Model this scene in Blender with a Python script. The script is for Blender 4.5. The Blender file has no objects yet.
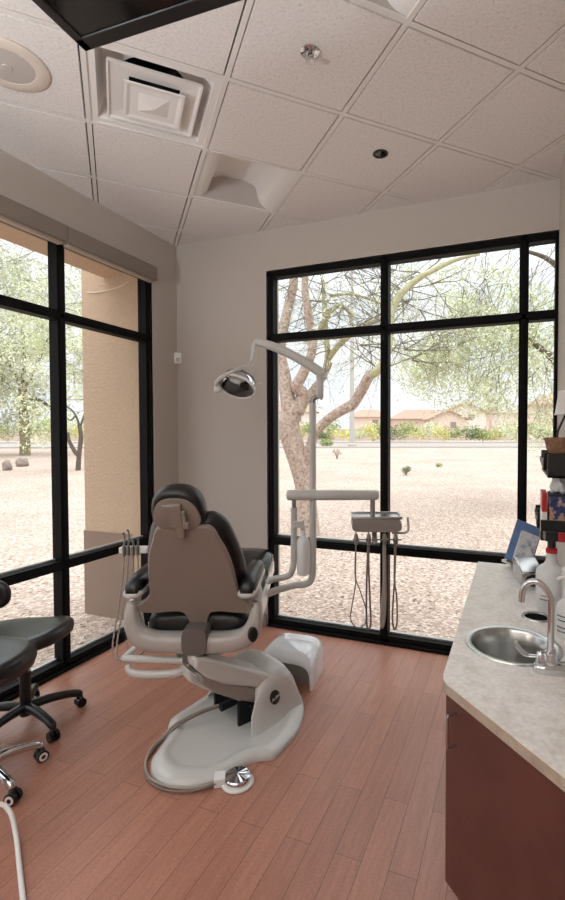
import bpy, bmesh, math, random
from mathutils import Vector, Matrix, noise

scene = bpy.context.scene
COL = scene.collection
R = math.radians
rnd = random.Random(7)

# ------------------------------------------------------------------ camera numbers (565 x 900 photograph)
FPX, CX, CY = 477.95, 331.7, 448.87
CAM = Vector((2.84, -3.51, 1.595))
YAW, PITCH = R(-21.17), R(-1.56)
FWD = Vector((math.sin(YAW) * math.cos(PITCH), math.cos(YAW) * math.cos(PITCH), math.sin(PITCH)))
RGT = Vector((math.cos(YAW), -math.sin(YAW), 0))
UPV = RGT.cross(FWD)
FH = Vector((math.sin(YAW), math.cos(YAW), 0))          # horizontal viewing direction


def at(u, v, d):
    """a place d metres ahead, used to lay out the far landscape"""
    return CAM + (FWD + RGT * ((u - CX) / FPX) - UPV * ((v - CY) / FPX)) * d


# ------------------------------------------------------------------ materials
def lin(c):
    c = c / 255.0
    return c / 12.92 if c <= 0.04045 else ((c + 0.055) / 1.055) ** 2.4


def rgb(r, g, b):
    return (lin(r), lin(g), lin(b), 1)


def mat(name, col, rough=0.5, metal=0.0, bump=0.0, bscale=80, vary=0.0, vscale=6, coat=0.0, spec=0.5, trans=0.0, distort=0.0):
    m = bpy.data.materials.new(name)
    m.use_nodes = True
    nt = m.node_tree
    b = nt.nodes['Principled BSDF']
    b.inputs['Base Color'].default_value = col
    b.inputs['Roughness'].default_value = rough
    b.inputs['Metallic'].default_value = metal
    b.inputs['Specular IOR Level'].default_value = spec
    b.inputs['Coat Weight'].default_value = coat
    b.inputs['Transmission Weight'].default_value = trans
    tc = nt.nodes.new('ShaderNodeTexCoord')
    if vary > 0:
        n = nt.nodes.new('ShaderNodeTexNoise')
        n.inputs['Scale'].default_value = vscale
        n.inputs['Detail'].default_value = 6
        nt.links.new(tc.outputs['Object'], n.inputs['Vector'])
        r = nt.nodes.new('ShaderNodeValToRGB')
        r.color_ramp.elements[0].position = 0.3
        r.color_ramp.elements[1].position = 0.7
        r.color_ramp.elements[0].color = tuple(c * (1 - vary) for c in col[:3]) + (1,)
        r.color_ramp.elements[1].color = tuple(min(1, c * (1 + vary)) for c in col[:3]) + (1,)
        nt.links.new(n.outputs['Fac'], r.inputs['Fac'])
        nt.links.new(r.outputs['Color'], b.inputs['Base Color'])
    if bump > 0:
        n2 = nt.nodes.new('ShaderNodeTexNoise')
        n2.inputs['Scale'].default_value = bscale
        n2.inputs['Detail'].default_value = 4
        nt.links.new(tc.outputs['Object'], n2.inputs['Vector'])
        bp = nt.nodes.new('ShaderNodeBump')
        bp.inputs['Strength'].default_value = bump
        bp.inputs['Distance'].default_value = 0.01
        nt.links.new(n2.outputs['Fac'], bp.inputs['Height'])
        nt.links.new(bp.outputs['Normal'], b.inputs['Normal'])
    return m


def ramp_mat(name, stops, scale, rough=0.9, kind='noise', detail=8, bump=0.0, second=None):
    """colour from one noise or voronoi field (gravel, ceiling board, granite ...)"""
    m = bpy.data.materials.new(name)
    m.use_nodes = True
    nt = m.node_tree
    b = nt.nodes['Principled BSDF']
    b.inputs['Roughness'].default_value = rough
    tc = nt.nodes.new('ShaderNodeTexCoord')
    if kind == 'voronoi':
        n = nt.nodes.new('ShaderNodeTexVoronoi')
        n.inputs['Scale'].default_value = scale
        bw = nt.nodes.new('ShaderNodeRGBToBW')
        nt.links.new(n.outputs['Color'], bw.inputs['Color'])
        out = bw.outputs['Val']
        hgt = n.outputs['Distance']
    else:
        n = nt.nodes.new('ShaderNodeTexNoise')
        n.inputs['Scale'].default_value = scale
        n.inputs['Detail'].default_value = detail
        n.inputs['Roughness'].default_value = 0.65
        out = n.outputs['Fac']
        hgt = out
    nt.links.new(tc.outputs['Object'], n.inputs['Vector'])
    r = nt.nodes.new('ShaderNodeValToRGB')
    el = r.color_ramp.elements
    el[0].position, el[0].color = stops[0]
    el[1].position, el[1].color = stops[-1]
    for p, c in stops[1:-1]:
        e = el.new(p)
        e.color = c
    nt.links.new(out, r.inputs['Fac'])
    col = r.outputs['Color']
    if second:
        n3 = nt.nodes.new('ShaderNodeTexNoise')
        n3.inputs['Scale'].default_value = second[0]
        n3.inputs['Detail'].default_value = 5
        nt.links.new(tc.outputs['Object'], n3.inputs['Vector'])
        r3 = nt.nodes.new('ShaderNodeValToRGB')
        r3.color_ramp.elements[0].position = 0.35
        r3.color_ramp.elements[1].position = 0.65
        r3.color_ramp.elements[0].color = second[1]
        r3.color_ramp.elements[1].color = second[2]
        nt.links.new(n3.outputs['Fac'], r3.inputs['Fac'])
        mx = nt.nodes.new('ShaderNodeMix')
        mx.data_type = 'RGBA'
        mx.blend_type = 'MULTIPLY'
        mx.inputs['Factor'].default_value = 1
        nt.links.new(col, mx.inputs['A'])
        nt.links.new(r3.outputs['Color'], mx.inputs['B'])
        col = mx.outputs['Result']
    nt.links.new(col, b.inputs['Base Color'])
    if bump:
        bp = nt.nodes.new('ShaderNodeBump')
        bp.inputs['Strength'].default_value = bump
        bp.inputs['Distance'].default_value = 0.02
        nt.links.new(hgt, bp.inputs['Height'])
        nt.links.new(bp.outputs['Normal'], b.inputs['Normal'])
    return m


def glass_mat(name, tint=(1, 1, 1, 1), fac=0.06, rough=0.0):
    m = bpy.data.materials.new(name)
    m.use_nodes = True
    nt = m.node_tree
    nt.nodes.clear()
    out = nt.nodes.new('ShaderNodeOutputMaterial')
    t = nt.nodes.new('ShaderNodeBsdfTransparent')
    t.inputs['Color'].default_value = tint
    g = nt.nodes.new('ShaderNodeBsdfGlossy')
    g.inputs['Roughness'].default_value = rough
    mix = nt.nodes.new('ShaderNodeMixShader')
    lw = nt.nodes.new('ShaderNodeLayerWeight')
    lw.inputs['Blend'].default_value = fac
    nt.links.new(lw.outputs['Fresnel'], mix.inputs['Fac'])
    nt.links.new(t.outputs[0], mix.inputs[1])
    nt.links.new(g.outputs[0], mix.inputs[2])
    nt.links.new(mix.outputs[0], out.inputs['Surface'])
    return m


def floor_mat():
    m = bpy.data.materials.new('wood_plank_floor')
    m.use_nodes = True
    nt = m.node_tree
    b = nt.nodes['Principled BSDF']
    tc = nt.nodes.new('ShaderNodeTexCoord')
    mp = nt.nodes.new('ShaderNodeMapping')
    mp.inputs['Rotation'].default_value = (0, 0, R(90))
    nt.links.new(tc.outputs['Object'], mp.inputs['Vector'])
    br = nt.nodes.new('ShaderNodeTexBrick')
    br.offset = 0.37
    br.offset_frequency = 2
    br.inputs['Color1'].default_value = rgb(185, 132, 111)
    br.inputs['Color2'].default_value = rgb(173, 122, 103)
    br.inputs['Mortar'].default_value = rgb(100, 72, 63)
    br.inputs['Scale'].default_value = 1
    br.inputs['Mortar Size'].default_value = 0.0012
    br.inputs['Mortar Smooth'].default_value = 0.3
    br.inputs['Brick Width'].default_value = 0.92
    br.inputs['Row Height'].default_value = 0.105
    nt.links.new(mp.outputs['Vector'], br.inputs['Vector'])
    mp2 = nt.nodes.new('ShaderNodeMapping')
    mp2.inputs['Scale'].default_value = (26, 2.2, 1)
    nt.links.new(tc.outputs['Object'], mp2.inputs['Vector'])
    n = nt.nodes.new('ShaderNodeTexNoise')
    n.inputs['Scale'].default_value = 1.6
    n.inputs['Detail'].default_value = 9
    n.inputs['Roughness'].default_value = 0.7
    nt.links.new(mp2.outputs['Vector'], n.inputs['Vector'])
    r = nt.nodes.new('ShaderNodeValToRGB')
    r.color_ramp.elements[0].position = 0.3
    r.color_ramp.elements[1].position = 0.72
    r.color_ramp.elements[0].color = (0.80, 0.77, 0.75, 1)
    r.color_ramp.elements[1].color = (1.10, 1.10, 1.10, 1)
    nt.links.new(n.outputs['Fac'], r.inputs['Fac'])
    n2 = nt.nodes.new('ShaderNodeTexNoise')
    n2.inputs['Scale'].default_value = 90
    n2.inputs['Detail'].default_value = 3
    nt.links.new(tc.outputs['Object'], n2.inputs['Vector'])
    r2 = nt.nodes.new('ShaderNodeValToRGB')
    r2.color_ramp.elements[0].position = 0.3
    r2.color_ramp.elements[1].position = 0.7
    r2.color_ramp.elements[0].color = (0.88, 0.87, 0.87, 1)
    r2.color_ramp.elements[1].color = (1.06, 1.06, 1.06, 1)
    nt.links.new(n2.outputs['Fac'], r2.inputs['Fac'])
    col = br.outputs['Color']
    for rr in (r, r2):
        mx = nt.nodes.new('ShaderNodeMix')
        mx.data_type = 'RGBA'
        mx.blend_type = 'MULTIPLY'
        mx.inputs['Factor'].default_value = 1
        nt.links.new(col, mx.inputs['A'])
        nt.links.new(rr.outputs['Color'], mx.inputs['B'])
        col = mx.outputs['Result']
    nt.links.new(col, b.inputs['Base Color'])
    b.inputs['Roughness'].default_value = 0.36
    b.inputs['Specular IOR Level'].default_value = 0.5
    bp = nt.nodes.new('ShaderNodeBump')
    bp.inputs['Strength'].default_value = 0.12
    bp.inputs['Distance'].default_value = 0.004
    nt.links.new(n.outputs['Fac'], bp.inputs['Height'])
    nt.links.new(bp.outputs['Normal'], b.inputs['Normal'])
    return m


M = {}
M['wall'] = mat('painted_wall', rgb(190, 182, 174), 0.8, bump=0.12, bscale=160)
M['jamb'] = mat('painted_jamb', rgb(200, 192, 184), 0.75)
M['tile'] = ramp_mat('ceiling_board', [(0.28, rgb(184, 178, 174)), (0.40, rgb(222, 217, 214)), (0.6, rgb(231, 227, 224)), (0.8, rgb(238, 235, 232))], 75, 0.95, bump=0.15)
M['grid'] = mat('ceiling_grid_paint', rgb(226, 222, 218), 0.6)
M['fixture'] = mat('fixture_white', rgb(232, 229, 226), 0.5)
M['fixture_grey'] = mat('fixture_grey', rgb(190, 182, 176), 0.6)
M['duct'] = mat('dark_duct', rgb(16, 16, 20), 0.8)
M['floor'] = floor_mat()
M['frame'] = mat('bronze_window_metal', rgb(17, 16, 16), 0.6, 0.0, spec=0.12)
M['glass'] = glass_mat('window_glass', (0.97, 0.98, 0.98, 1), 0.03)
M['shade'] = mat('shade_fabric', rgb(134, 124, 114), 0.8, bump=0.2, bscale=300)
M['shade_hem'] = mat('shade_hem', rgb(172, 158, 143), 0.7)
M['black_leather'] = mat('black_leather', rgb(15, 15, 17), 0.36, bump=0.04, bscale=220, spec=0.6)
M['black_plastic'] = mat('black_plastic', rgb(22, 22, 24), 0.4)
M['black_gloss'] = mat('black_gloss', rgb(10, 10, 11), 0.12)
M['screen'] = mat('screen_glass', rgb(14, 13, 13), 0.10, spec=0.6)
M['bezel'] = mat('screen_bezel', rgb(26, 26, 27), 0.35)
M['shell'] = mat('taupe_plastic', rgb(138, 127, 119), 0.45)
M['cream'] = mat('pale_grey_plastic', rgb(200, 200, 197), 0.28, coat=0.3)
M['cream_dark'] = mat('warm_grey_plastic', rgb(146, 138, 131), 0.4)
M['carrier'] = mat('warm_pale_plastic', rgb(172, 167, 162), 0.32, coat=0.3)
M['greyblock'] = mat('grey_block', rgb(104, 97, 93), 0.5)
M['tube_paint'] = mat('pale_tube_paint', rgb(196, 196, 192), 0.3)
M['white'] = mat('white_plastic', rgb(232, 232, 230), 0.35)
M['white_gloss'] = mat('white_gloss', rgb(226, 228, 230), 0.12, coat=0.5)
M['chrome'] = mat('chrome', rgb(215, 217, 220), 0.09, 1.0)
M['steel'] = mat('brushed_steel', rgb(188, 188, 186), 0.24, 1.0)
M['satin'] = mat('satin_metal', rgb(150, 148, 145), 0.38, 0.9)
M['hose'] = mat('grey_hose', rgb(163, 152, 142), 0.5)
M['hose_dark'] = mat('taupe_hose', rgb(128, 114, 104), 0.5)
M['clear'] = glass_mat('clear_plastic', (0.88, 0.90, 0.92, 1), 0.25, 0.08)
M['counter'] = ramp_mat('laminate_counter', [(0.28, rgb(214, 206, 198)), (0.5, rgb(236, 231, 226)), (0.74, rgb(244, 241, 238))], 16, 0.32, second=(70, (0.90, 0.89, 0.88, 1), (1.05, 1.05, 1.05, 1)))
M['counter_edge'] = ramp_mat('laminate_counter_edge', [(0.3, rgb(166, 150, 133)), (0.7, rgb(196, 182, 166))], 30, 0.35)
M['cabinet'] = ramp_mat('cherry_laminate', [(0.3, rgb(86, 49, 43)), (0.7, rgb(100, 58, 51))], 9, 0.45)
M['stucco'] = mat('stucco', rgb(196, 171, 146), 0.95, bump=1.0, bscale=45, vary=0.05, vscale=30)
M['stucco_low'] = mat('stucco_base', rgb(146, 126, 112), 0.95, bump=0.6, bscale=60)
M['gravel'] = ramp_mat('desert_gravel', [(0.03, rgb(84, 68, 60)), (0.22, rgb(164, 144, 130)), (0.6, rgb(188, 169, 155)), (0.95, rgb(224, 210, 198))], 36, 0.95, kind='voronoi', bump=0.8, second=(0.35, (0.90, 0.87, 0.85, 1), (1.03, 1.03, 1.03, 1)))
M['gravel_near'] = M['gravel']
M['road'] = ramp_mat('road_surface', [(0.3, rgb(146, 141, 137)), (0.7, rgb(158, 153, 149))], 3, 0.9)
M['kerb'] = mat('kerb_concrete', rgb(186, 176, 166), 0.9)
M['bark'] = ramp_mat('mesquite_bark', [(0.3, rgb(104, 88, 78)), (0.48, rgb(176, 156, 142)), (0.72, rgb(206, 190, 178))], 22, 0.95, bump=0.6)
M['bark_olive'] = ramp_mat('green_bark', [(0.3, rgb(160, 158, 122)), (0.7, rgb(204, 200, 164))], 14, 0.9)
M['bark_dark'] = ramp_mat('dark_bark', [(0.3, rgb(76, 68, 60)), (0.7, rgb(118, 106, 96))], 14, 0.95)
M['bark_post'] = ramp_mat('weathered_bark', [(0.3, rgb(108, 100, 78)), (0.7, rgb(164, 156, 126))], 10, 0.95)
M['twig'] = mat('twig', rgb(126, 120, 106), 0.9)
M['leaf_pale'] = mat('pale_leaf', rgb(212, 218, 182), 0.8, vary=0.15, vscale=3)
M['leaf_grey'] = mat('greyish_leaf', rgb(208, 212, 184), 0.8, vary=0.15, vscale=3)
M['leaf_green'] = mat('shrub_leaf', rgb(158, 170, 110), 0.8, vary=0.2, vscale=2)
M['leaf_dark'] = mat('dark_shrub_leaf', rgb(128, 140, 104), 0.8, vary=0.2, vscale=2)
M['leaf_yellow'] = mat('yellow_shrub_leaf', rgb(212, 208, 142), 0.8, vary=0.2, vscale=2)
M['rock'] = mat('boulder', rgb(150, 138, 128), 0.95, bump=1, bscale=12, vary=0.2, vscale=6)
M['house_wall'] = mat('house_stucco', rgb(232, 222, 212), 0.95)
M['house_wall_pink'] = mat('house_pink_stucco', rgb(226, 206, 192), 0.95)
M['roof_tile'] = mat('clay_roof', rgb(172, 146, 128), 0.9, vary=0.1, vscale=4)
M['house_dark'] = mat('house_opening', rgb(150, 140, 134), 0.8)
M['block_wall'] = mat('block_wall', rgb(206, 188, 176), 0.95)
M['pole'] = mat('pole_paint', rgb(186, 182, 176), 0.6)
M['red'] = mat('red_plastic', rgb(178, 34, 40), 0.4)
M['board_blue'] = mat('blue_card', rgb(112, 140, 188), 0.35, vary=0.12, vscale=20)
M['paper'] = ramp_mat('printed_paper', [(0.35, rgb(150, 160, 176)), (0.5, rgb(222, 226, 230)), (0.8, rgb(240, 240, 238))], 26, 0.5)
M['book_edge'] = mat('brown_page_edge', rgb(120, 84, 62), 0.7)
M['game_art'] = ramp_mat('colourful_box_print', [(0.25, rgb(24, 28, 54)), (0.45, rgb(42, 60, 112)), (0.55, rgb(196, 168, 140)), (0.66, rgb(176, 48, 44)), (0.8, rgb(214, 214, 218))], 22, 0.4, detail=2)
M['wicker'] = mat('wicker', rgb(146, 110, 84), 0.9, bump=1, bscale=90, vary=0.3, vscale=60)
M['tissue'] = mat('tissue_paper', rgb(226, 228, 230), 0.9)
M['bottle'] = mat('translucent_bottle', rgb(246, 247, 247), 0.35, spec=0.5, trans=0.35)
M['label_grey'] = mat('label_print', rgb(120, 122, 126), 0.6)
M['cable'] = mat('white_cable', rgb(222, 206, 184), 0.6)
M['asphalt_dark'] = mat('roofing', rgb(120, 110, 100), 0.9)

# ------------------------------------------------------------------ object helpers
XF = {}


def finish(o, parent):
    COL.objects.link(o)
    if parent is not None:
        o.parent = parent
    return o


def tag(o, label=None, cat=None, group=None, kind=None):
    if label: o['label'] = label
    if cat: o['category'] = cat
    if group: o['group'] = group
    if kind: o['kind'] = kind
    return o


def thing(name, label, cat, loc=(0, 0, 0), rz=0.0, group=None, kind=None):
    o = bpy.data.objects.new(name, None)
    o.location = loc
    o.rotation_euler = (0, 0, rz)
    o.empty_display_size = 0.1
    COL.objects.link(o)
    tag(o, label, cat, group, kind)
    XF[o] = Matrix.Translation(Vector(loc)) @ Matrix.Rotation(rz, 4, 'Z')
    return o


def catmull(pts, steps=6, closed=False):
    P = [Vector(p) for p in pts]
    if len(P) < 3:
        return P
    out = []
    n = len(P)
    rng = range(n) if closed else range(n - 1)
    for i in rng:
        p0 = P[(i - 1) % n] if closed or i > 0 else P[0]
        p1 = P[i]
        p2 = P[(i + 1) % n]
        p3 = P[(i + 2) % n] if closed or i + 2 < n else P[-1]
        for k in range(steps):
            t = k / steps
            out.append(0.5 * ((2 * p1) + (-p0 + p2) * t + (2 * p0 - 5 * p1 + 4 * p2 - p3) * t * t + (-p0 + 3 * p1 - 3 * p2 + p3) * t ** 3))
    if not closed:
        out.append(P[-1])
    return out


class MB:
    def __init__(s):
        s.v = []
        s.f = []

    def add(s, verts, faces):
        b = len(s.v)
        s.v += [Vector(p) for p in verts]
        s.f += [tuple(b + i for i in f) for f in faces]
        return s

    def box(s, c, size, rz=0.0, rot=None):
        x, y, z = (d / 2 for d in size)
        m = rot if rot is not None else Matrix.Rotation(rz, 3, 'Z')
        c = Vector(c)
        vs = [c + m @ Vector(p) for p in ((-x, -y, -z), (x, -y, -z), (x, y, -z), (-x, y, -z), (-x, -y, z), (x, -y, z), (x, y, z), (-x, y, z))]
        return s.add(vs, [(0, 3, 2, 1), (4, 5, 6, 7), (0, 1, 5, 4), (1, 2, 6, 5), (2, 3, 7, 6), (3, 0, 4, 7)])

    def span(s, a, b):
        return s.box([(a[i] + b[i]) / 2 for i in range(3)], [abs(b[i] - a[i]) for i in range(3)])

    def loft(s, rings, cap=True, close=False):
        n = len(rings[0])
        vs = [p for r in rings for p in r]
        fs = []
        m = len(rings)
        for i in range(m if close else m - 1):
            a, b = i * n, ((i + 1) % m) * n
            for j in range(n):
                k = (j + 1) % n
                fs.append((a + j, a + k, b + k, b + j))
        if cap and not close:
            fs.append(tuple(range(n - 1, -1, -1)))
            fs.append(tuple((m - 1) * n + j for j in range(n)))
        return s.add(vs, fs)

    def tube(s, pts, r, n=10, steps=6, squash=None, cap=True):
        P = catmull(pts, steps) if steps > 1 else [Vector(p) for p in pts]
        m = len(P)
        if not callable(r) and not isinstance(r, (list, tuple)):
            rr = [r] * m
        else:
            k = len(r)
            rr = []
            for i in range(m):
                t = i / (m - 1) * (k - 1)
                a = min(int(t), k - 2)
                rr.append(r[a] + (r[a + 1] - r[a]) * (t - a))
        ref = None
        rings = []
        for i, p in enumerate(P):
            d = (P[min(i + 1, m - 1)] - P[max(i - 1, 0)])
            if d.length < 1e-9:
                d = Vector((0, 0, 1))
            d.normalize()
            if ref is None:
                ref = Vector((0, 0, 1)) if abs(d.z) < 0.9 else Vector((1, 0, 0))
            a = (ref - d * ref.dot(d))
            if a.length < 1e-6:
                a = d.orthogonal()
            a.normalize()
            ref = a
            b = d.cross(a)
            sa, sb = squash if squash else (1, 1)
            rings.append([p + a * (math.cos(2 * math.pi * j / n) * rr[i] * sa) + b * (math.sin(2 * math.pi * j / n) * rr[i] * sb) for j in range(n)])
        return s.loft(rings, cap)

    def cyl(s, a, b, r0, r1=None, n=24):
        return s.tube([a, b], [r0, r0 if r1 is None else r1], n, 1)

    def lathe(s, prof, c=(0, 0, 0), n=32, axis='Z', m=None, cap=True):
        c = Vector(c)
        rings = []
        for r, z in prof:
            ring = []
            for j in range(n):
                a = 2 * math.pi * j / n
                p = Vector((r * math.cos(a), r * math.sin(a), z))
                if m is not None:
                    p = m @ p
                ring.append(c + p)
            rings.append(ring)
        return s.loft(rings, cap)

    def prism(s, out, z0, z1):
        n = len(out)
        return s.loft([[Vector((p[0], p[1], z0)) for p in out], [Vector((p[0], p[1], z1)) for p in out]])

    def quad(s, a, b, c, d):
        return s.add([a, b, c, d], [(0, 1, 2, 3)])

    def build(s, name, m, parent=None, bevel=0.0, sub=0, smooth=True, world=False, angle=40, segs=2, weld=False):
        me = bpy.data.meshes.new(name)
        vs = s.v
        if world and parent is not None and parent in XF:
            inv = XF[parent].inverted()
            vs = [inv @ p for p in vs]
        me.from_pydata([tuple(p) for p in vs], [], s.f)
        bm = bmesh.new()
        bm.from_mesh(me)
        if weld:
            bmesh.ops.remove_doubles(bm, verts=bm.verts, dist=1e-5)
        bmesh.ops.recalc_face_normals(bm, faces=bm.faces)
        bm.to_mesh(me)
        bm.free()
        me.materials.append(m)
        o = bpy.data.objects.new(name, me)
        finish(o, parent)
        if bevel > 0:
            b = o.modifiers.new('bevel', 'BEVEL')
            b.width = bevel
            b.segments = segs
            b.limit_method = 'ANGLE'
            b.angle_limit = R(35)
        if sub:
            d = o.modifiers.new('subdivision', 'SUBSURF')
            d.levels = sub
            d.render_levels = sub
        if smooth:
            for p in me.polygons:
                p.use_smooth = True
            if not sub:
                me.set_sharp_from_angle(angle=R(angle))
        return o


def ellipsoid(mb, c, r, n=20, m=12, rot=None):
    rings = []
    c = Vector(c)
    for i in range(m + 1):
        a = -math.pi / 2 + math.pi * i / m
        rr = max(math.cos(a), 0.02)
        ring = []
        for j in range(n):
            t = 2 * math.pi * j / n
            p = Vector((r[0] * rr * math.cos(t), r[1] * rr * math.sin(t), r[2] * math.sin(a)))
            ring.append(c + (rot @ p if rot is not None else p))
        rings.append(ring)
    return mb.loft(rings)


def superring(cx, cz, hw, hh, y, n=24, e=3.0, fn=None):
    """rounded-rectangle ring in an x-z plane at a given y"""
    ring = []
    for j in range(n):
        t = 2 * math.pi * j / n
        ct, st = math.cos(t), math.sin(t)
        x = cx + hw * math.copysign(abs(ct) ** (2 / e), ct)
        z = cz + hh * math.copysign(abs(st) ** (2 / e), st)
        ring.append(Vector((x, y, z)))
    return ring


def copy_tree(o, parent=None):
    c = o.copy()
    COL.objects.link(c)
    c.parent = parent
    for ch in list(o.children):
        copy_tree(ch, c)
    return c


def struct(o):
    o['kind'] = 'structure'
    return o


# ================================================================== ROOM SHELL
H = 3.29
XR = 3.09
YF = -6.2
WT = 0.22                                    # wall thickness
WZ = 2.95                                    # window head
LY0, LY1 = -3.05, -0.313                     # left window opening
BX0 = 0.904                                  # back window opening starts here

mb = MB()
mb.span((-0.03, YF, -0.1), (XR, 0.03, 0.0))
struct(mb.build('floor', M['floor'], smooth=False))

mb = MB()
mb.span((-WT, YF, -0.3), (0, LY0, H + 0.35))
mb.span((-WT, LY0, WZ), (0, LY1, H + 0.35))
mb.span((-WT, LY1, -0.3), (0, WT, H + 0.35))
struct(mb.build('wall_left', M['wall'], smooth=False))
mb = MB()
mb.span((0, 0, -0.3), (BX0, WT, H + 0.35))
mb.span((BX0, 0, WZ), (XR, WT, H + 0.35))
struct(mb.build('wall_back', M['wall'], smooth=False))
mb = MB()
mb.span((XR, YF, -0.3), (XR + WT, WT, H + 0.35))
struct(mb.build('wall_right', M['wall'], smooth=False))
mb = MB()
mb.span((-WT, YF - WT, -0.3), (XR + WT, YF, H + 0.35))
struct(mb.build('wall_front', M['wall'], smooth=False))
mb = MB()
mb.span((0.0, -0.014, 0.0), (BX0 - 0.01, 0.0, 0.1))
struct(mb.build('baseboard_back', M['cream_dark'], bevel=0.003))
mb = MB()
mb.span((-WT, YF - WT, H + 0.35), (XR + WT, WT, H + 0.6))
struct(mb.build('roof', M['asphalt_dark'], smooth=False))

# ---- suspended ceiling: 2 ft boards laid at 45 degrees
G = 0.6096
GO = Vector((1.547, -1.54))
GR = R(45.37)
GI = Vector((math.cos(GR), math.sin(GR)))
GJ = Vector((-math.sin(GR), math.cos(GR)))


def gp(i, j):
    return GO + GI * (i * G) + GJ * (j * G)


def clip(poly, x0, x1, y0, y1):
    def cut(p, f, val, ax):
        out = []
        for k in range(len(p)):
            a, b = p[k], p[(k + 1) % len(p)]
            ia, ib = f(a[ax], val), f(b[ax], val)
            if ia: out.append(a)
            if ia != ib:
                t = (val - a[ax]) / (b[ax] - a[ax])
                out.append(a + (b - a) * t)
        return out
    ge = lambda a, b: a >= b
    le = lambda a, b: a <= b
    for f, v, ax in ((ge, x0, 0), (le, x1, 0), (ge, y0, 1), (le, y1, 1)):
        if len(poly) < 3: return []
        poly = cut(poly, f, v, ax)
    return poly


VENT = (-1, 0)
TROFFERS = [(0, 1), (0, -2)]
HOLES = {VENT, *TROFFERS}
mb = MB()
gd = MB()
for i in range(-14, 14):
    for j in range(-14, 14):
        q = [gp(i, j), gp(i + 1, j), gp(i + 1, j + 1), gp(i, j + 1)]
        if (i, j) in HOLES:
            continue
        c = (q[0] + q[2]) / 2
        t = [c + (p - c) * (1 - 0.034 / G) for p in q]
        t2 = [c + (p - c) * (1 - 0.041 / G) for p in q]
        pl = clip(t, 0, XR, YF, 0)
        pl2 = clip(t2, 0, XR, YF, 0)
        if len(pl) < 3 or len(pl2) < 3:
            continue
        if len(pl) == len(pl2):
            n = len(pl)
            mb.add([Vector((p.x, p.y, H + 0.002)) for p in pl] + [Vector((p.x, p.y, H - 0.010)) for p in pl2],
                   [tuple(range(n, 2 * n))] + [(k, (k + 1) % n, n + (k + 1) % n, n + k) for k in range(n)])
        else:
            mb.add([Vector((p.x, p.y, H - 0.009)) for p in pl2], [tuple(range(len(pl2)))])
ceil = struct(mb.build('ceiling', M['tile'], smooth=False))
# grid bars: four thin strips around each module so that recesses stay open
for i in range(-14, 14):
    for j in range(-14, 14):
        for a, b, nrm in ((gp(i, j), gp(i + 1, j), GJ), (gp(i, j), gp(i, j + 1), GI)):
            w = 0.012
            e = (b - a).normalized()
            if nrm is GI:
                a, b = a + e * w, b - e * w
            pl = clip([a - nrm * w, b - nrm * w, b + nrm * w, a + nrm * w], 0, XR, YF, 0)
            if len(pl) < 3: continue
            n = len(pl)
            gd.loft([[Vector((p.x, p.y, H - 0.0085)) for p in pl], [Vector((p.x, p.y, H + 0.02)) for p in pl]])
struct(gd.build('ceiling_grid', M['grid'], ceil, smooth=False))
# plenum lid above the boards keeps daylight out of the void
mb = MB()
mb.span((-0.1, YF, H + 0.33), (XR + 0.1, 0.1, H + 0.36))
struct(mb.build('ceiling_deck', M['duct'], ceil, smooth=False))


def ceil_pt(i, j, a, b, z):
    """point inside grid module (i,j): a along i, b along j, in metres from the module centre"""
    c = (gp(i, j) + gp(i + 1, j + 1)) / 2
    p = c + GI * a + GJ * b
    return Vector((p.x, p.y, z))


def sq(i, j, h, z, hb=None):
    hb = h if hb is None else hb
    return [ceil_pt(i, j, -h, -hb, z), ceil_pt(i, j, h, -hb, z), ceil_pt(i, j, h, hb, z), ceil_pt(i, j, -h, hb, z)]


# ---- recessed basket light fittings
def troffer(i, j, label):
    c = ceil_pt(i, j, 0, 0, H)
    t = thing('recessed_ceiling_light', label, 'ceiling light', c, 0, 'recessed troffer lights')
    h = G / 2 - 0.013
    mb = MB()
    prof = [(-h, 0.0), (-h + 0.045, 0.006), (-h + 0.085, 0.028), (-h + 0.108, 0.065), (-h + 0.120, 0.11), (-h + 0.135, 0.15), (-h + 0.18, 0.168), (-0.06, 0.178),
            (0.06, 0.178), (h - 0.18, 0.168), (h - 0.135, 0.15), (h - 0.120, 0.11), (h - 0.108, 0.065), (h - 0.085, 0.028), (h - 0.045, 0.006), (h, 0.0)]
    prof = [(p.x, p.y) for p in catmull([(a, b, 0) for a, b in prof], 3)]
    n = len(prof)
    vs = []
    for b in (-h, h):
        vs += [ceil_pt(i, j, a, b, H + z) for a, z in prof]
    mb.add(vs, [(k, k + 1, n + k + 1, n + k) for k in range(n - 1)])
    mb.build('reflector', M['fixture'], t, world=True)
    mb = MB()
    for b in (-h, h):
        mb.add([ceil_pt(i, j, a, b, H + z) for a, z in prof], [tuple(range(n))])
    mb.build('end_plate', M['fixture_grey'], t, world=True, smooth=False)
    mb = MB()
    mb.loft([sq(i, j, h, H + 0.22), sq(i, j, h, H + 0.185)])
    mb.build('housing', M['fixture_grey'], t, world=True, smooth=False)
    return t


troffer(0, 1, 'unlit recessed ceiling light with curved sides beside the square air vent')
troffer(0, -2, 'recessed ceiling light cut off by the top edge near the sprinkler')

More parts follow.
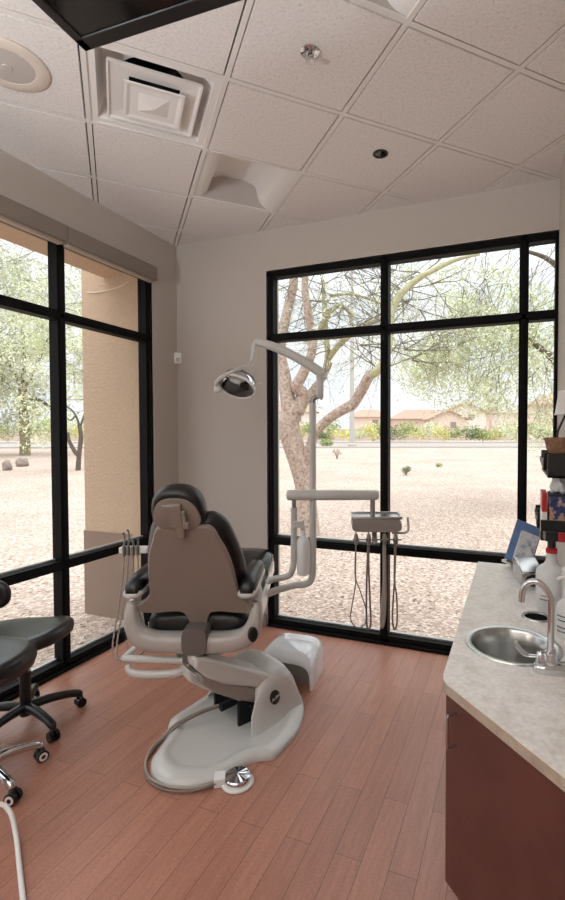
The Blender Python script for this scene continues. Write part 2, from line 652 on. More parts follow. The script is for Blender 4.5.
# ---- air diffuser
i, j = VENT
t = thing('air_vent', 'square stepped white air vent in the ceiling beside the black screen', 'air vent', ceil_pt(i, j, 0, 0, H))
h = G / 2 - 0.012
mb = MB()
mb.loft([sq(i, j, h, H - 0.003), sq(i, j, h - 0.035, H - 0.003), sq(i, j, 0.250, H + 0.02), sq(i, j, 0.228, H + 0.085)], cap=False)
c0 = ceil_pt(i, j, 0, 0, 0)
nk = 0.165
circ = [c0 + GI.to_3d() * (nk * math.cos(a * math.pi / 16)) + GJ.to_3d() * (nk * math.sin(a * math.pi / 16)) + Vector((0, 0, H + 0.085)) for a in range(32)]
sqr = []
for a in range(32):
    ca, sa = math.cos(a * math.pi / 16), math.sin(a * math.pi / 16)
    q = 0.228 / max(abs(ca), abs(sa))
    sqr.append(c0 + GI.to_3d() * (q * ca) + GJ.to_3d() * (q * sa) + Vector((0, 0, H + 0.085)))
mb.loft([sqr, circ], cap=False)
mb.build('frame', M['fixture'], t, world=True, smooth=False)
mb = MB()
mb.loft([circ, [p + Vector((0, 0, 0.17)) for p in circ]], cap=False)
mb.add([p + Vector((0, 0, 0.168)) for p in circ], [tuple(range(32))])
mb.build('duct_neck', M['duct'], t, world=True)
mb = MB()
mb.loft([sq(i, j, 0.207, H + 0.002), sq(i, j, 0.213, H - 0.014), sq(i, j, 0.205, H - 0.014), sq(i, j, 0.196, H - 0.006), sq(i, j, 0.116, H + 0.004), sq(i, j, 0.118, H + 0.010)], cap=False, close=True)
mb.build('middle_ring', M['fixture'], t, world=True, smooth=False)
mb = MB()
mb.loft([sq(i, j, 0.138, H - 0.030), sq(i, j, 0.138, H - 0.036), sq(i, j, 0.126, H - 0.036), sq(i, j, 0.092, H - 0.024), sq(i, j, 0.006, H - 0.050)])
mb.loft([sq(i, j, 0.05, H - 0.031), sq(i, j, 0.02, H + 0.05)])
mb.build('centre_plate', M['fixture'], t, world=True, smooth=False)

# ---- speaker grille, sprinkler, downlight
c = Vector((0.671, -1.977, H - 0.0102))
t = thing('ceiling_speaker', 'round ceiling speaker with pale rim at the left edge of the ceiling', 'speaker', c)
mb = MB()
mb.lathe([(0.10, 0.0), (0.168, 0.0), (0.172, -0.004), (0.160, -0.012), (0.112, -0.010), (0.108, -0.004)], c, 40)
for k in range(4):
    a = R(30 + 90 * k)
    mb.cyl(c + Vector((0.14 * math.cos(a), 0.14 * math.sin(a), -0.013)), c + Vector((0.14 * math.cos(a), 0.14 * math.sin(a), -0.010)), 0.006, n=8)
mb.build('rim', mat('ivory_paint', rgb(220, 208, 196), 0.5), t, world=True)
mb = MB()
mb.lathe([(0.111, -0.003), (0.109, -0.009), (0.06, -0.013), (0.022, -0.014), (0.02, -0.018), (0.002, -0.019)], c, 40)
mb.build('grille', M['fixture_grey'], t, world=True)

c = Vector((1.98, -1.546, H - 0.0102))
t = thing('ceiling_sprinkler', 'small chrome fire sprinkler in the ceiling', 'sprinkler', c)
mb = MB()
mb.lathe([(0.002, 0), (0.043, 0), (0.043, -0.004), (0.034, -0.011), (0.02, -0.013), (0.016, -0.008), (0.002, -0.008)], c, 28)
mb.build('escutcheon', M['chrome'], t, world=True)
mb = MB()
mb.cyl(c + Vector((0, 0, -0.008)), c + Vector((0, 0, -0.03)), 0.009, 0.006, 12)
for s_ in (-1, 1):
    mb.tube([c + Vector((s_ * 0.01, 0, -0.010)), c + Vector((s_ * 0.016, 0, -0.024)), c + Vector((s_ * 0.004, 0, -0.042))], 0.0028, 6)
mb.lathe([(0.002, -0.042), (0.017, -0.042), (0.018, -0.044), (0.002, -0.045)], c, 14)
mb.build('deflector', M['steel'], t, world=True)

c = Vector((2.066, -0.697, H - 0.0102))
t = thing('ceiling_fitting', 'small round black hole fitting in a ceiling tile', 'ceiling fitting', c)
mb = MB()
mb.lathe([(0.030, 0), (0.046, 0), (0.047, -0.003), (0.038, -0.006), (0.036, 0.0)], c, 28)
mb.build('rim', M['black_plastic'], t, world=True)
mb = MB()
mb.lathe([(0.037, -0.0015), (0.015, -0.002), (0.002, -0.002)], c, 28)
mb.build('dome', M['black_gloss'], t, world=True)

# ---- ceiling-hung screen facing down over the chair
tz = 2.5
t = thing('ceiling_screen', 'flat black screen hung face down from the ceiling at the top of view', 'television', (1.884, -2.645, tz), R(2.7))
XF[t] = Matrix.Identity(4)
tx0, ty0, tz = 0.0, 0.0, 0.006
W_, D_ = 1.02, 0.60
mb = MB()
mb.span((tx0 + 0.022, ty0 - D_ + 0.022, tz - 0.002), (tx0 + W_ - 0.022, ty0 - 0.030, tz + 0.004))
mb.build('screen_panel', M['screen'], t, world=True, smooth=False)
mb = MB()
for a, b in (((tx0, ty0 - 0.034), (tx0 + W_, ty0)), ((tx0, ty0 - D_), (tx0 + W_, ty0 - D_ + 0.024)), ((tx0, ty0 - D_), (tx0 + 0.024, ty0)), ((tx0 + W_ - 0.024, ty0 - D_), (tx0 + W_, ty0))):
    mb.span((a[0], a[1], tz - 0.006), (b[0], b[1], tz + 0.03))
mb.build('bezel', M['bezel'], t, world=True, bevel=0.003)
mb = MB()
mb.span((tx0 + 0.02, ty0 - D_ + 0.02, tz + 0.028), (tx0 + W_ - 0.02, ty0 - 0.02, tz + 0.065))
mb.build('rear_case', M['black_plastic'], t, world=True, bevel=0.01)
mb = MB()
mb.span((tx0 + 0.44, ty0 - 0.023, tz - 0.008), (tx0 + 0.47, ty0 - 0.012, tz - 0.005))
mb.build('sensor_window', M['satin'], t, world=True)
mb = MB()
mb.cyl((tx0 + W_ / 2, ty0 - D_ / 2, tz + 0.06), (tx0 + W_ / 2, ty0 - D_ / 2, H - 2.5 + 0.01), 0.024)
mb.span((tx0 + W_ / 2 - 0.1, ty0 - D_ / 2 - 0.1, tz + 0.06), (tx0 + W_ / 2 + 0.1, ty0 - D_ / 2 + 0.1, tz + 0.08))
mb.lathe([(0.07, -0.03), (0.07, -0.006), (0.024, -0.006), (0.024, -0.03)], (tx0 + W_ / 2, ty0 - D_ / 2, H - 2.5), 24)
mb.build('ceiling_mount', M['black_plastic'], t, world=True)

# ================================================================== WINDOWS
FD0, FD1 = 0.02, 0.105          # frame front and back, measured outward from the room face


def bar(mb, axis, a, b):
    """axis 'L': left window bar from (y0,z0) to (y1,z1); axis 'B': back window bar (x0,z0)-(x1,z1)"""
    def sp(d0, d1, i0, i1):
        if axis == 'L':
            mb.span((-d1, a[0] + i0, a[1] + i1), (-d0, b[0] - i0, b[1] - i1))
        else:
            mb.span((a[0] + i0, d0, a[1] + i1), (b[0] - i0, d1, b[1] - i1))
    sp(FD0, FD1, 0, 0)
    vertical = (b[1] - a[1]) > (b[0] - a[0])
    sp(FD0 - 0.008, FD0, 0.014 if vertical else 0, 0 if vertical else 0.014)


w1 = thing('window_1', None, None, (0, (LY0 + LY1) / 2, 0), kind='structure')
ml = [-1.148, -2.06]
fr = MB()
bar(fr, 'L', (LY1 - 0.05, 0.0), (LY1, WZ))
bar(fr, 'L', (LY0, 0.0), (LY0 + 0.05, WZ))
bar(fr, 'L', (LY0, 0.0), (LY1, 0.062))
bar(fr, 'L', (LY0, WZ - 0.05), (LY1, WZ))
fr.build('window_frame', M['frame'], w1, world=True, bevel=0.003)
for y in ml:
    mb = MB()
    bar(mb, 'L', (y - 0.03, 0.0), (y + 0.03, WZ))
    mb.build('mullion', M['frame'], w1, world=True, bevel=0.003)
for z0, z1 in ((0.688, 0.75), (2.375, 2.437)):
    mb = MB()
    bar(mb, 'L', (LY0, z0), (LY1, z1))
    mb.build('transom', M['frame'], w1, world=True, bevel=0.003)
mb = MB()
mb.span((-0.02, LY0, 0.0), (0.012, LY1, 0.022))
mb.build('sill', M['frame'], w1, world=True, bevel=0.004)
ys = [LY0 + 0.05, ml[1], ml[0], LY1 - 0.05]
for k in range(3):
    for z0, z1 in ((0.062, 0.688), (0.75, 2.375), (2.437, WZ - 0.05)):
        mb = MB()
        mb.span((-0.078, ys[k], z0), (-0.072, ys[k + 1], z1))
        mb.build('pane', M['glass'], w1, world=True, smooth=False)

w2 = thing('window_2', None, None, ((BX0 + XR) / 2, 0, 0), kind='structure')
m2 = [1.899, 2.877]
fr = MB()
bar(fr, 'B', (BX0, 0.0), (BX0 + 0.05, WZ))
bar(fr, 'B', (BX0, 0.0), (XR, 0.062))
bar(fr, 'B', (BX0, WZ - 0.05), (XR, WZ))
bar(fr, 'B', (XR - 0.02, 0.0), (XR, WZ))
fr.build('window_frame', M['frame'], w2, world=True, bevel=0.003)
for x in m2:
    mb = MB()
    bar(mb, 'B', (x - 0.03, 0.0), (x + 0.03, WZ))
    mb.build('mullion', M['frame'], w2, world=True, bevel=0.003)
for z0, z1 in ((0.688, 0.75), (2.375, 2.437)):
    mb = MB()
    bar(mb, 'B', (BX0, z0), (XR, z1))
    mb.build('transom', M['frame'], w2, world=True, bevel=0.003)
mb = MB()
mb.span((BX0, -0.012, 0.0), (XR, 0.02, 0.022))
mb.build('sill', M['frame'], w2, world=True, bevel=0.004)
xs = [BX0 + 0.05, m2[0], m2[1], XR - 0.02]
for k in range(3):
    for z0, z1 in ((0.062, 0.688), (0.75, 2.375), (2.437, WZ - 0.05)):
        mb = MB()
        mb.span((xs[k], 0.072, z0), (xs[k + 1], 0.078, z1))
        mb.build('pane', M['glass'], w2, world=True, smooth=False)
# pale strips paint the sky sheen along the tops of the two lower rails
M['rail_sheen'] = mat('painted_rail_sheen', rgb(176, 174, 172), 0.4, 0.3)
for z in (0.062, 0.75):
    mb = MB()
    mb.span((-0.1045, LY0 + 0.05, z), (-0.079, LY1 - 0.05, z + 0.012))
    mb.build('sheen_strip', M['rail_sheen'], w1, world=True)
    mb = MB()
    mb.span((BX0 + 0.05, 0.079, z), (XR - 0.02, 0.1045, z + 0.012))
    mb.build('sheen_strip', M['rail_sheen'], w2, world=True)
# plaster returns round the openings
mb = MB()
mb.span((BX0 - 0.006, -0.003, 0), (BX0, 0.02, WZ))
mb.span((BX0 - 0.006, -0.003, WZ), (XR, 0.02, WZ + 0.006))
struct(mb.build('trim_1', M['jamb'], smooth=False))
mb = MB()
mb.span((-0.02, LY1, 0), (0.003, LY1 + 0.006, WZ))
struct(mb.build('trim_2', M['jamb'], smooth=False))


# ---- roller shades rolled up above the left window
def shade(y0, y1, label):
    t = thing('roller_shade', label, 'window shade', (0.045, (y0 + y1) / 2, 2.87), 0, 'rolled-up window shades')
    prof = [(0.002, 2.978), (0.074, 2.978), (0.081, 2.972), (0.082, 2.93), (0.082, 2.876), (0.075, 2.868), (0.002, 2.868)]
    mb = MB()
    mb.loft([[Vector((x, y0, z)) for x, z in prof], [Vector((x, y1, z)) for x, z in prof]])
    mb.build('cassette', M['shade'], t, world=True, bevel=0.003)
    mb = MB()
    mb.span((0.015, y0 + 0.01, 2.852), (0.06, y1 - 0.01, 2.869))
    mb.build('hem_bar', M['shade_hem'], t, world=True, bevel=0.004)
    for y in (y0 - 0.003, y1 + 0.003):
        mb = MB()
        mb.loft([[Vector((x * 1.0, y - 0.003, z)) for x, z in prof], [Vector((x, y + 0.003, z)) for x, z in prof]])
        mb.build('end_cap', M['cream_dark'], t, world=True)


shade(-1.165, -0.345, 'rolled-up taupe window shade nearer the room corner')
shade(-2.9, -1.185, 'rolled-up taupe window shade further from the room corner, cut by the left edge')

# ---- corner sensor
t = thing('wall_sensor', 'small white sensor box high in the wall corner', 'sensor', (0.03, -0.03, 2.28))
mb = MB()
rot = Matrix.Rotation(R(45), 3, 'Z')
mb.box((0.026, -0.026, 2.285), (0.062, 0.03, 0.10), rot=rot)
mb.build('case', M['white'], t, world=True, bevel=0.01, segs=3)
mb = MB()
mb.box((0.0375, -0.0375, 2.27), (0.034, 0.006, 0.035), rot=rot)
mb.build('lens', M['fixture_grey'], t, world=True, bevel=0.002)

# ================================================================== DENTAL CHAIR
UROT = R(21.17)
UO = Vector((1.31, -1.50, 0))
chair = thing('dental_chair', 'large pale grey dental chair with black upholstery on a moulded floor base', 'dental chair', UO, UROT)
BO = Vector((1.375, -1.41, 0))
BROT = Matrix.Translation(BO) @ Matrix.Rotation(R(-2), 4, 'Z')
UX = Matrix.Translation(UO) @ Matrix.Rotation(UROT, 4, 'Z')
B2U = UX.inverted() @ BROT


def b2u(p):
    return B2U @ Vector(p)


def back_y(z):
    return 0.03 - 0.43 * (z - 0.62)


def sym(half):
    """outline from half-profile (halfwidth, z) listed top to bottom"""
    r = [(w, z) for w, z in half]
    l = [(-w, z) for w, z in reversed(half)]
    return r + l


def back_plate(mb, outline, cx, n0, n1, shrink=0.94, cup=0.0, steps=4):
    """a slab that follows the lean of the backrest; n0..n1 is its depth, rounded by extra rings"""
    pts = catmull([(x, 0, z) for x, z in outline], steps, closed=True)
    zc = sum(p.z for p in pts) / len(pts)
    nrm = Vector((0, 0.919, 0.395))
    rings = []
    th = n1 - n0
    for f, s_ in ((0.0, shrink), (0.12, (1 + shrink * 2) / 3), (0.35, 1.0), (0.65, 1.0), (0.88, (1 + shrink * 2) / 3), (1.0, shrink)):
        ring = []
        for p in pts:
            x = p.x * s_
            z = zc + (p.z - zc) * (1 - (1 - s_) * 0.75)
            q = Vector((cx + x, back_y(z), z)) + nrm * (n0 + th * f + cup * (x * x))
            ring.append(q)
        rings.append(ring)
    mb.loft(rings, cap=True)


half_shell = [(0.0, 1.182), (0.085, 1.181), (0.122, 1.174), (0.143, 1.150), (0.158, 1.11), (0.184, 1.05), (0.206, 0.96), (0.218, 0.86), (0.228, 0.80),
              (0.262, 0.762), (0.298, 0.735), (0.29, 0.700), (0.22, 0.695), (0.12, 0.704), (0.066, 0.692), (0.045, 0.640), (0.024, 0.606), (0.0, 0.600)]
ol = sym(half_shell[1:-1])
mb = MB()
back_plate(mb, ol, 0.012, -0.012, 0.022, 0.965, steps=3)
mb.build('backrest_shell', M['shell'], chair, angle=18)
half_cush = [(0.08, 1.204), (0.135, 1.195), (0.176, 1.155), (0.200, 1.10), (0.228, 1.00), (0.246, 0.90), (0.25, 0.80), (0.235, 0.735), (0.16, 0.715), (0.06, 0.71)]
mb = MB()
back_plate(mb, sym(half_cush), 0.016, 0.018, 0.115, 0.86, cup=0.35, steps=4)
mb.build('backrest_cushion', M['black_leather'], chair, angle=80)

# headrest
hz, hy = 1.250, back_y(1.250) + 0.015
lean = Matrix.Rotation(R(24), 3, 'X')
hc = Vector((-0.012, hy, hz))
mb = MB()
rings = []
for f, s_ in ((-0.02, 0.82), (-0.008, 0.95), (0.01, 1.0), (0.045, 1.0), (0.07, 0.93), (0.083, 0.75), (0.088, 0.4)):
    ring = []
    for k in range(36):
        a = 2 * math.pi * k / 36
        e = 2.5
        ca, sa = math.cos(a), math.sin(a)
        x = 0.124 * s_ * math.copysign(abs(ca) ** (2 / e), ca)
        z = 0.113 * s_ * math.copysign(abs(sa) ** (2 / e), sa)
        x *= 1 - 0.10 * (z / 0.113)
        ring.append(hc + lean @ Vector((x, f, z)))
    rings.append(ring)
mb.loft(rings)
mb.build('headrest', M['black_leather'], chair, angle=80)
mb = MB()
rings = []
for f, s_ in ((-0.031, 0.90), (-0.027, 0.985), (-0.015, 1.0)):
    ring = []
    for k in range(36):
        a = 2 * math.pi * k / 36
        e = 2.6
        ca, sa = math.cos(a), math.sin(a)
        x = 0.106 * s_ * math.copysign(abs(ca) ** (2 / e), ca)
        z = 0.086 * s_ * math.copysign(abs(sa) ** (2 / e), sa)
        x *= 1 - 0.16 * (z / 0.086)
        ring.append(hc + lean @ Vector((x, f, z - 0.006)))
    rings.append(ring)
mb.loft(rings)
mb.build('headrest_plate', M['shell'], chair, angle=50)
mb = MB()
mb.box(hc + lean @ Vector((0.004, -0.042, 0.0)), (0.062, 0.026, 0.125), rot=lean)
mb.box(hc + lean @ Vector((0.012, -0.040, -0.085)), (0.045, 0.022, 0.075), rot=lean)
mb.build('headrest_bracket', M['shell'], chair, bevel=0.008, segs=3)
mb = MB()
mb.box(hc + lean @ Vector((-0.022, -0.05, 0.052)), (0.055, 0.016, 0.016), rot=lean)
mb.box(hc + lean @ Vector((0.042, -0.046, -0.01)), (0.014, 0.018, 0.075), rot=lean)
mb.box(hc + lean @ Vector((0.046, -0.046, -0.048)), (0.026, 0.02, 0.034), rot=lean)
mb.build('headrest_lever', M['cream_dark'], chair, bevel=0.004)

# hinge tongue block in the middle
mb = MB()
mb.loft([superring(0.012, 0.565, 0.062, 0.065, -0.075, 20, 4), superring(0.012, 0.565, 0.066, 0.07, -0.04, 20, 4), superring(0.012, 0.565, 0.066, 0.07, 0.08, 20, 4)])
mb.build('hinge_block', M['greyblock'], chair, angle=50)

# U-shaped carrier below the backrest
def u_path(side):
    return [(0.02 * side - 0.01, -0.005, 0.540), (0.12 * side - 0.01, -0.005, 0.540), (0.212 * side - 0.008, -0.01, 0.550), (0.276 * side - 0.006, -0.012, 0.578),
            (0.308 * side - 0.004, -0.010, 0.63), (0.318 * side - 0.004, 0.0, 0.69), (0.318 * side - 0.004, 0.02, 0.745)]


for side in (-1, 1):
    mb = MB()
    P = catmull(u_path(side), 6)
    rings = []
    m = len(P)
    for k, p in enumerate(P):
        t = k / (m - 1)
        d = (P[min(k + 1, m - 1)] - P[max(k - 1, 0)]).normalized()
        b = Vector((0, 1, 0))
        a = d.cross(b).normalized()
        ra = 0.052 - 0.006 * t - 0.021 * max(0, t - 0.55) / 0.45
        rb = 0.062 - 0.02 * t
        ring = []
        for q in range(20):
            an = 2 * math.pi * q / 20
            ca, sa = math.cos(an), math.sin(an)
            ring.append(p + a * (ra * math.copysign(abs(ca) ** 0.75, ca)) + b * (rb * math.copysign(abs(sa) ** 0.75, sa)))
        rings.append(ring)
    mb.loft(rings)
    mb.build('carrier_arm', M['carrier'], chair, angle=60)
    # round black pivot cover
    pc = Vector((0.306, -0.062, 0.602)) if side > 0 else Vector((-0.342, -0.03, 0.60))
    nrm = (Vector((0.5, -0.87, 0)) if side > 0 else Vector((-0.93, -0.36, 0))).normalized()
    q = nrm.to_track_quat('Z', 'Y').to_matrix()
    mb = MB()
    mb.lathe([(0.030, -0.01), (0.030, 0.004), (0.026, 0.009), (0.012, 0.010), (0.001, 0.010)], pc, 28, m=q @ Matrix.Diagonal((0.82, 1.25, 1)))
    cov = mb.build('pivot_cover', M['black_plastic'], chair)
    # armrest: post and pad
    mb = MB()
    mb.tube([(0.316 * side - 0.004, 0.02, 0.735), (0.322 * side - 0.006, 0.06, 0.775), (0.308 * side - 0.008, 0.11, 0.80), (0.29 * side - 0.01, 0.13, 0.812)], [0.028, 0.026, 0.024, 0.02], 14, squash=(1, 0.8))
    mb.build('armrest_post', M['cream'], chair)
    rings = []
    for y, w, h_, zc in ((-0.085, 0.012, 0.012, 0.818), (-0.08, 0.03, 0.032, 0.822), (-0.055, 0.043, 0.045, 0.832), (0.02, 0.046, 0.047, 0.845), (0.15, 0.045, 0.043, 0.855),
                         (0.26, 0.042, 0.038, 0.858), (0.295, 0.028, 0.026, 0.857), (0.30, 0.01, 0.01, 0.857)):
        rings.append(superring(0.285 * side - 0.008, zc, w, h_, y, 20, 2.4))
    mb = MB()
    mb.loft(rings)
    pad = mb.build('armrest_pad', M['black_leather'], chair, angle=70)
    rings = []
    for y, w, h_, zc in ((-0.088, 0.02, 0.01, 0.802), (-0.07, 0.046, 0.024, 0.808), (0.02, 0.0505, 0.026, 0.818), (0.15, 0.0495, 0.025, 0.828), (0.26, 0.046, 0.022, 0.833), (0.30, 0.02, 0.012, 0.84)):
        rings.append(superring(0.285 * side - 0.008, zc, w, h_, y, 20, 2.6))
    mb = MB()
    mb.loft(rings)
    mb.build('armrest_shell', M['cream'], chair, angle=70)

# seat and legrest
def seat_rings(table, n=28, e=3.6):
    return [superring(0.0, (zt + zb) / 2, w, (zt - zb) / 2, y, n, e) for y, w, zt, zb in table]


mb = MB()
mb.loft(seat_rings([(0.03, 0.20, 0.645, 0.56), (0.05, 0.258, 0.680, 0.535), (0.12, 0.270, 0.686, 0.53), (0.30, 0.268, 0.648, 0.535), (0.50, 0.262, 0.655, 0.54), (0.60, 0.262, 0.672, 0.55), (0.66, 0.258, 0.688, 0.572)]))
mb.build('seat_cushion', M['black_leather'], chair, angle=70)
mb = MB()
mb.loft(seat_rings([(0.645, 0.255, 0.683, 0.57), (0.75, 0.262, 0.708, 0.575), (0.92, 0.265, 0.732, 0.59), (1.06, 0.262, 0.742, 0.60), (1.15, 0.245, 0.738, 0.605), (1.19, 0.20, 0.722, 0.615), (1.20, 0.1, 0.70, 0.63)]))
mb.build('legrest_cushion', M['black_leather'], chair, angle=70)
mb = MB()
mb.loft(seat_rings([(0.10, 0.22, 0.545, 0.515), (0.3, 0.255, 0.54, 0.49), (0.62, 0.25, 0.555, 0.505), (0.95, 0.235, 0.60, 0.555), (1.14, 0.20, 0.615, 0.585)]))
mb.build('seat_pan', M['cream'], chair, angle=60)
mb = MB()
mb.loft(seat_rings([(0.78, 0.272, 0.722, 0.572), (0.92, 0.276, 0.744, 0.575), (1.06, 0.275, 0.755, 0.585), (1.16, 0.258, 0.752, 0.59), (1.205, 0.215, 0.735, 0.60), (1.222, 0.12, 0.71, 0.62)]))
mb.build('plastic_sleeve', M['clear'], chair, angle=70)
# side valances
mb = MB()
for side in (-1, 1):
    rings = []
    for y, zt, zb in ((0.10, 0.60, 0.53), (0.3, 0.61, 0.50), (0.6, 0.63, 0.51), (0.9, 0.66, 0.56), (1.1, 0.665, 0.59)):
        x = 0.275 * side if y < 0.9 else 0.265 * side
        rings.append([Vector((x - 0.008, y, zb)), Vector((x + 0.008, y, zb)), Vector((x + 0.008, y, zt)), Vector((x - 0.008, y, zt))])
    mb.loft(rings)
mb.build('side_rail', M['cream'], chair, bevel=0.004)

# lift arm between base tower and seat
def arm_loft(name, m, a, b, hw, prof, bevel=0.012):
    """prof: list of (t, z_top, z_bottom) offsets along the straight line a-b"""
    a, b = Vector(a), Vector(b)
    d = (b - a)
    hor = Vector((d.x, d.y, 0)).normalized()
    sd = Vector((-hor.y, hor.x, 0))
    mb = MB()
    rings = []
    for t, zt, zb in prof:
        p = a + d * t
        rings.append([p + sd * hw + Vector((0, 0, zb)), p - sd * hw + Vector((0, 0, zb)), p - sd * hw + Vector((0, 0, zt)), p + sd * hw + Vector((0, 0, zt))])
    mb.loft(rings)
    return mb.build(name, m, chair, bevel=bevel, segs=3, angle=45)


HX = Matrix.Translation((1.31, -1.25, 0)) @ Matrix.Rotation(R(-27), 4, 'Z')
H2U = UX.inverted() @ HX


def h2u(p):
    return H2U @ Vector(p)


A0 = h2u((0.125, -0.245, 0.455))
A1 = h2u((0.135, 0.20, 0.205))
arm_loft('lift_arm', M['cream'], A0, A1, 0.090, [(-0.06, 0.035, -0.02), (0.08, 0.05, -0.055), (0.3, 0.052, -0.065), (0.55, 0.05, -0.05), (0.85, 0.052, -0.035), (1.1, 0.05, -0.02)], 0.016)
arm_loft('lift_arm_cover', M['cream_dark'], A0 + Vector((0.0, 0.0, -0.05)), A1 + Vector((0, 0, -0.045)), 0.082, [(0.02, 0.0, -0.04), (0.2, 0.0, -0.075), (0.45, 0.0, -0.085), (0.75, 0.0, -0.08), (1.05, 0.0, -0.07)], 0.012)
arm_loft('lower_link', M['cream'], h2u((0.10, -0.25, 0.375)), h2u((0.10, 0.10, 0.125)), 0.055, [(-0.08, 0.03, -0.03), (0.15, 0.02, -0.04), (0.5, 0.01, -0.035), (1.0, 0.0, -0.03)], 0.012)
mb = MB()
mb.box((0.01, 0.12, 0.49), (0.22, 0.20, 0.06))
mb.box((0.0, 0.02, 0.465), (0.12, 0.12, 0.05))
mb.build('seat_mount', M['greyblock'], chair, bevel=0.01)

# moulded base plate (base axes differ a little from the seat: the seat is swivelled)
outl = [(0.01, -0.390), (0.115, -0.358), (0.20, -0.285), (0.245, -0.165), (0.292, -0.085), (0.352, -0.045), (0.372, 0.0), (0.378, 0.17), (0.352, 0.30), (0.30, 0.42), (0.22, 0.53), (0.10, 0.60),
        (-0.02, 0.60), (-0.15, 0.53), (-0.23, 0.42), (-0.285, 0.28), (-0.305, 0.15), (-0.318, 0.03), (-0.300, -0.03), (-0.232, -0.115), (-0.195, -0.22), (-0.165, -0.300), (-0.095, -0.362)]
base_o = catmull([(x, y, 0) for x, y in outl], 4, closed=True)
cen = Vector((0.02, 0.03, 0))


def base_ring(s_, z):
    return [b2u(((cen + (p - cen) * s_).x, (cen + (p - cen) * s_).y, z)) for p in base_o]


mb = MB()
mb.loft([base_ring(1.0, 0.0), base_ring(1.0, 0.014), base_ring(0.985, 0.026), base_ring(0.93, 0.036), base_ring(0.86, 0.045), base_ring(0.80, 0.046), base_ring(0.77, 0.040), base_ring(0.70, 0.037), base_ring(0.3, 0.037)])
mb.build('base_plate', M['cream'], chair, angle=50)


def arch(y, hw, h_, n=30, e=5.0, cx=0.045, fl=1.0, lean_=0.0):
    pts = []
    for k in range(n + 1):
        a = math.pi * k / n
        ca, sa = math.cos(a), math.sin(a)
        x = hw * math.copysign(abs(ca) ** (2 / e), ca)
        z = 0.02 + h_ * abs(sa) ** (2 / e)
        g = max(0.0, 1 - (z - 0.02) / 0.11) ** 2 * 0.055 * fl
        pts.append(h2u((cx + x + math.copysign(g, x), y + lean_ * z, z)))
    return pts


mb = MB()
st = [(-0.02, 0.212, 0.225, 1.0, 0.42), (0.0, 0.216, 0.248, 1.0, 0.40), (0.05, 0.216, 0.270, 0.9, 0.32), (0.13, 0.212, 0.284, 0.7, 0.2), (0.21, 0.204, 0.284, 0.5, 0.10), (0.28, 0.193, 0.262, 0.4, 0.04), (0.34, 0.178, 0.20, 0.3, 0), (0.375, 0.168, 0.11, 0.2, 0), (0.395, 0.162, 0.03, 0.1, 0)]
outer = [arch(y, w, h_, fl=a, lean_=b) for y, w, h_, a, b in st]
inner = [arch(y, w - 0.012, h_ - 0.014, fl=a, lean_=b) for y, w, h_, a, b in reversed(st)]
n = len(outer[0])
rings = outer + inner
vs = [p for r in rings for p in r]
fs = []
for a in range(len(rings)):
    b = (a + 1) % len(rings)
    for k in range(n - 1):
        fs.append((a * n + k, a * n + k + 1, b * n + k + 1, b * n + k))
mb.add(vs, fs)
mb.build('base_hood', M['cream'], chair, angle=50)
# flare from hood to plate on the right and left
mb = MB()
hr = H2U.to_3x3()
mb.box(h2u((0.045, 0.16, 0.12)), (0.26, 0.10, 0.16), rot=hr)
mb.box(h2u((-0.09, 0.06, 0.10)), (0.02, 0.14, 0.13), rot=hr)
mb.box(h2u((0.17, 0.06, 0.10)), (0.02, 0.14, 0.13), rot=hr)
mb.cyl(h2u((-0.10, 0.06, 0.13)), h2u((0.22, 0.06, 0.13)), 0.014, n=14)
mb.cyl(h2u((0.05, -0.05, 0.10)), h2u((0.05, 0.2, 0.12)), 0.022, n=14)
mb.build('lift_mechanism', M['duct'], chair, bevel=0.003)


def ring_badge(parent, c, nrm, r, name, up=Vector((0, 0, 1)), lettering=True):
    nrm = Vector(nrm).normalized()
    x = up.cross(nrm).normalized()
    y = nrm.cross(x)
    q = Matrix((x, y, nrm)).transposed()
    mb = MB()
    mb.lathe([(r, -0.006), (r, 0.002), (r * 0.88, 0.005), (0.001, 0.005)], c, 28, m=q @ Matrix.Diagonal((1.0, 1.25, 1)))
    o = mb.build(name, M['black_plastic'], parent)
    if lettering:
        cu = bpy.data.curves.new('lettering', 'FONT')
        cu.body = 'A-dec'
        cu.size = r * 0.72
        cu.align_x = 'CENTER'
        cu.align_y = 'CENTER'
        cu.extrude = 0.0006
        cu.shear = 0.3
        tmp = bpy.data.objects.new('lettering_tmp', cu)
        COL.objects.link(tmp)
        dg = bpy.context.evaluated_depsgraph_get()
        me = bpy.data.meshes.new_from_object(tmp.evaluated_get(dg))
        bpy.data.objects.remove(tmp)
        rot = Matrix.Rotation(R(25), 3, 'Z')
        for v in me.vertices:
            v.co = Vector(c) + q @ (rot @ v.co + Vector((0, 0, 0.0058)))
        me.materials.clear()
        me.materials.append(M['white'])
        lo = bpy.data.objects.new('badge_lettering', me)
        COL.objects.link(lo)
        lo.parent = o
    return o


bn = (H2U.to_3x3() @ Vector((0.98, -0.05, 0.10)))
ring_badge(chair, h2u((0.266, 0.165, 0.168)), bn, 0.030, 'badge')

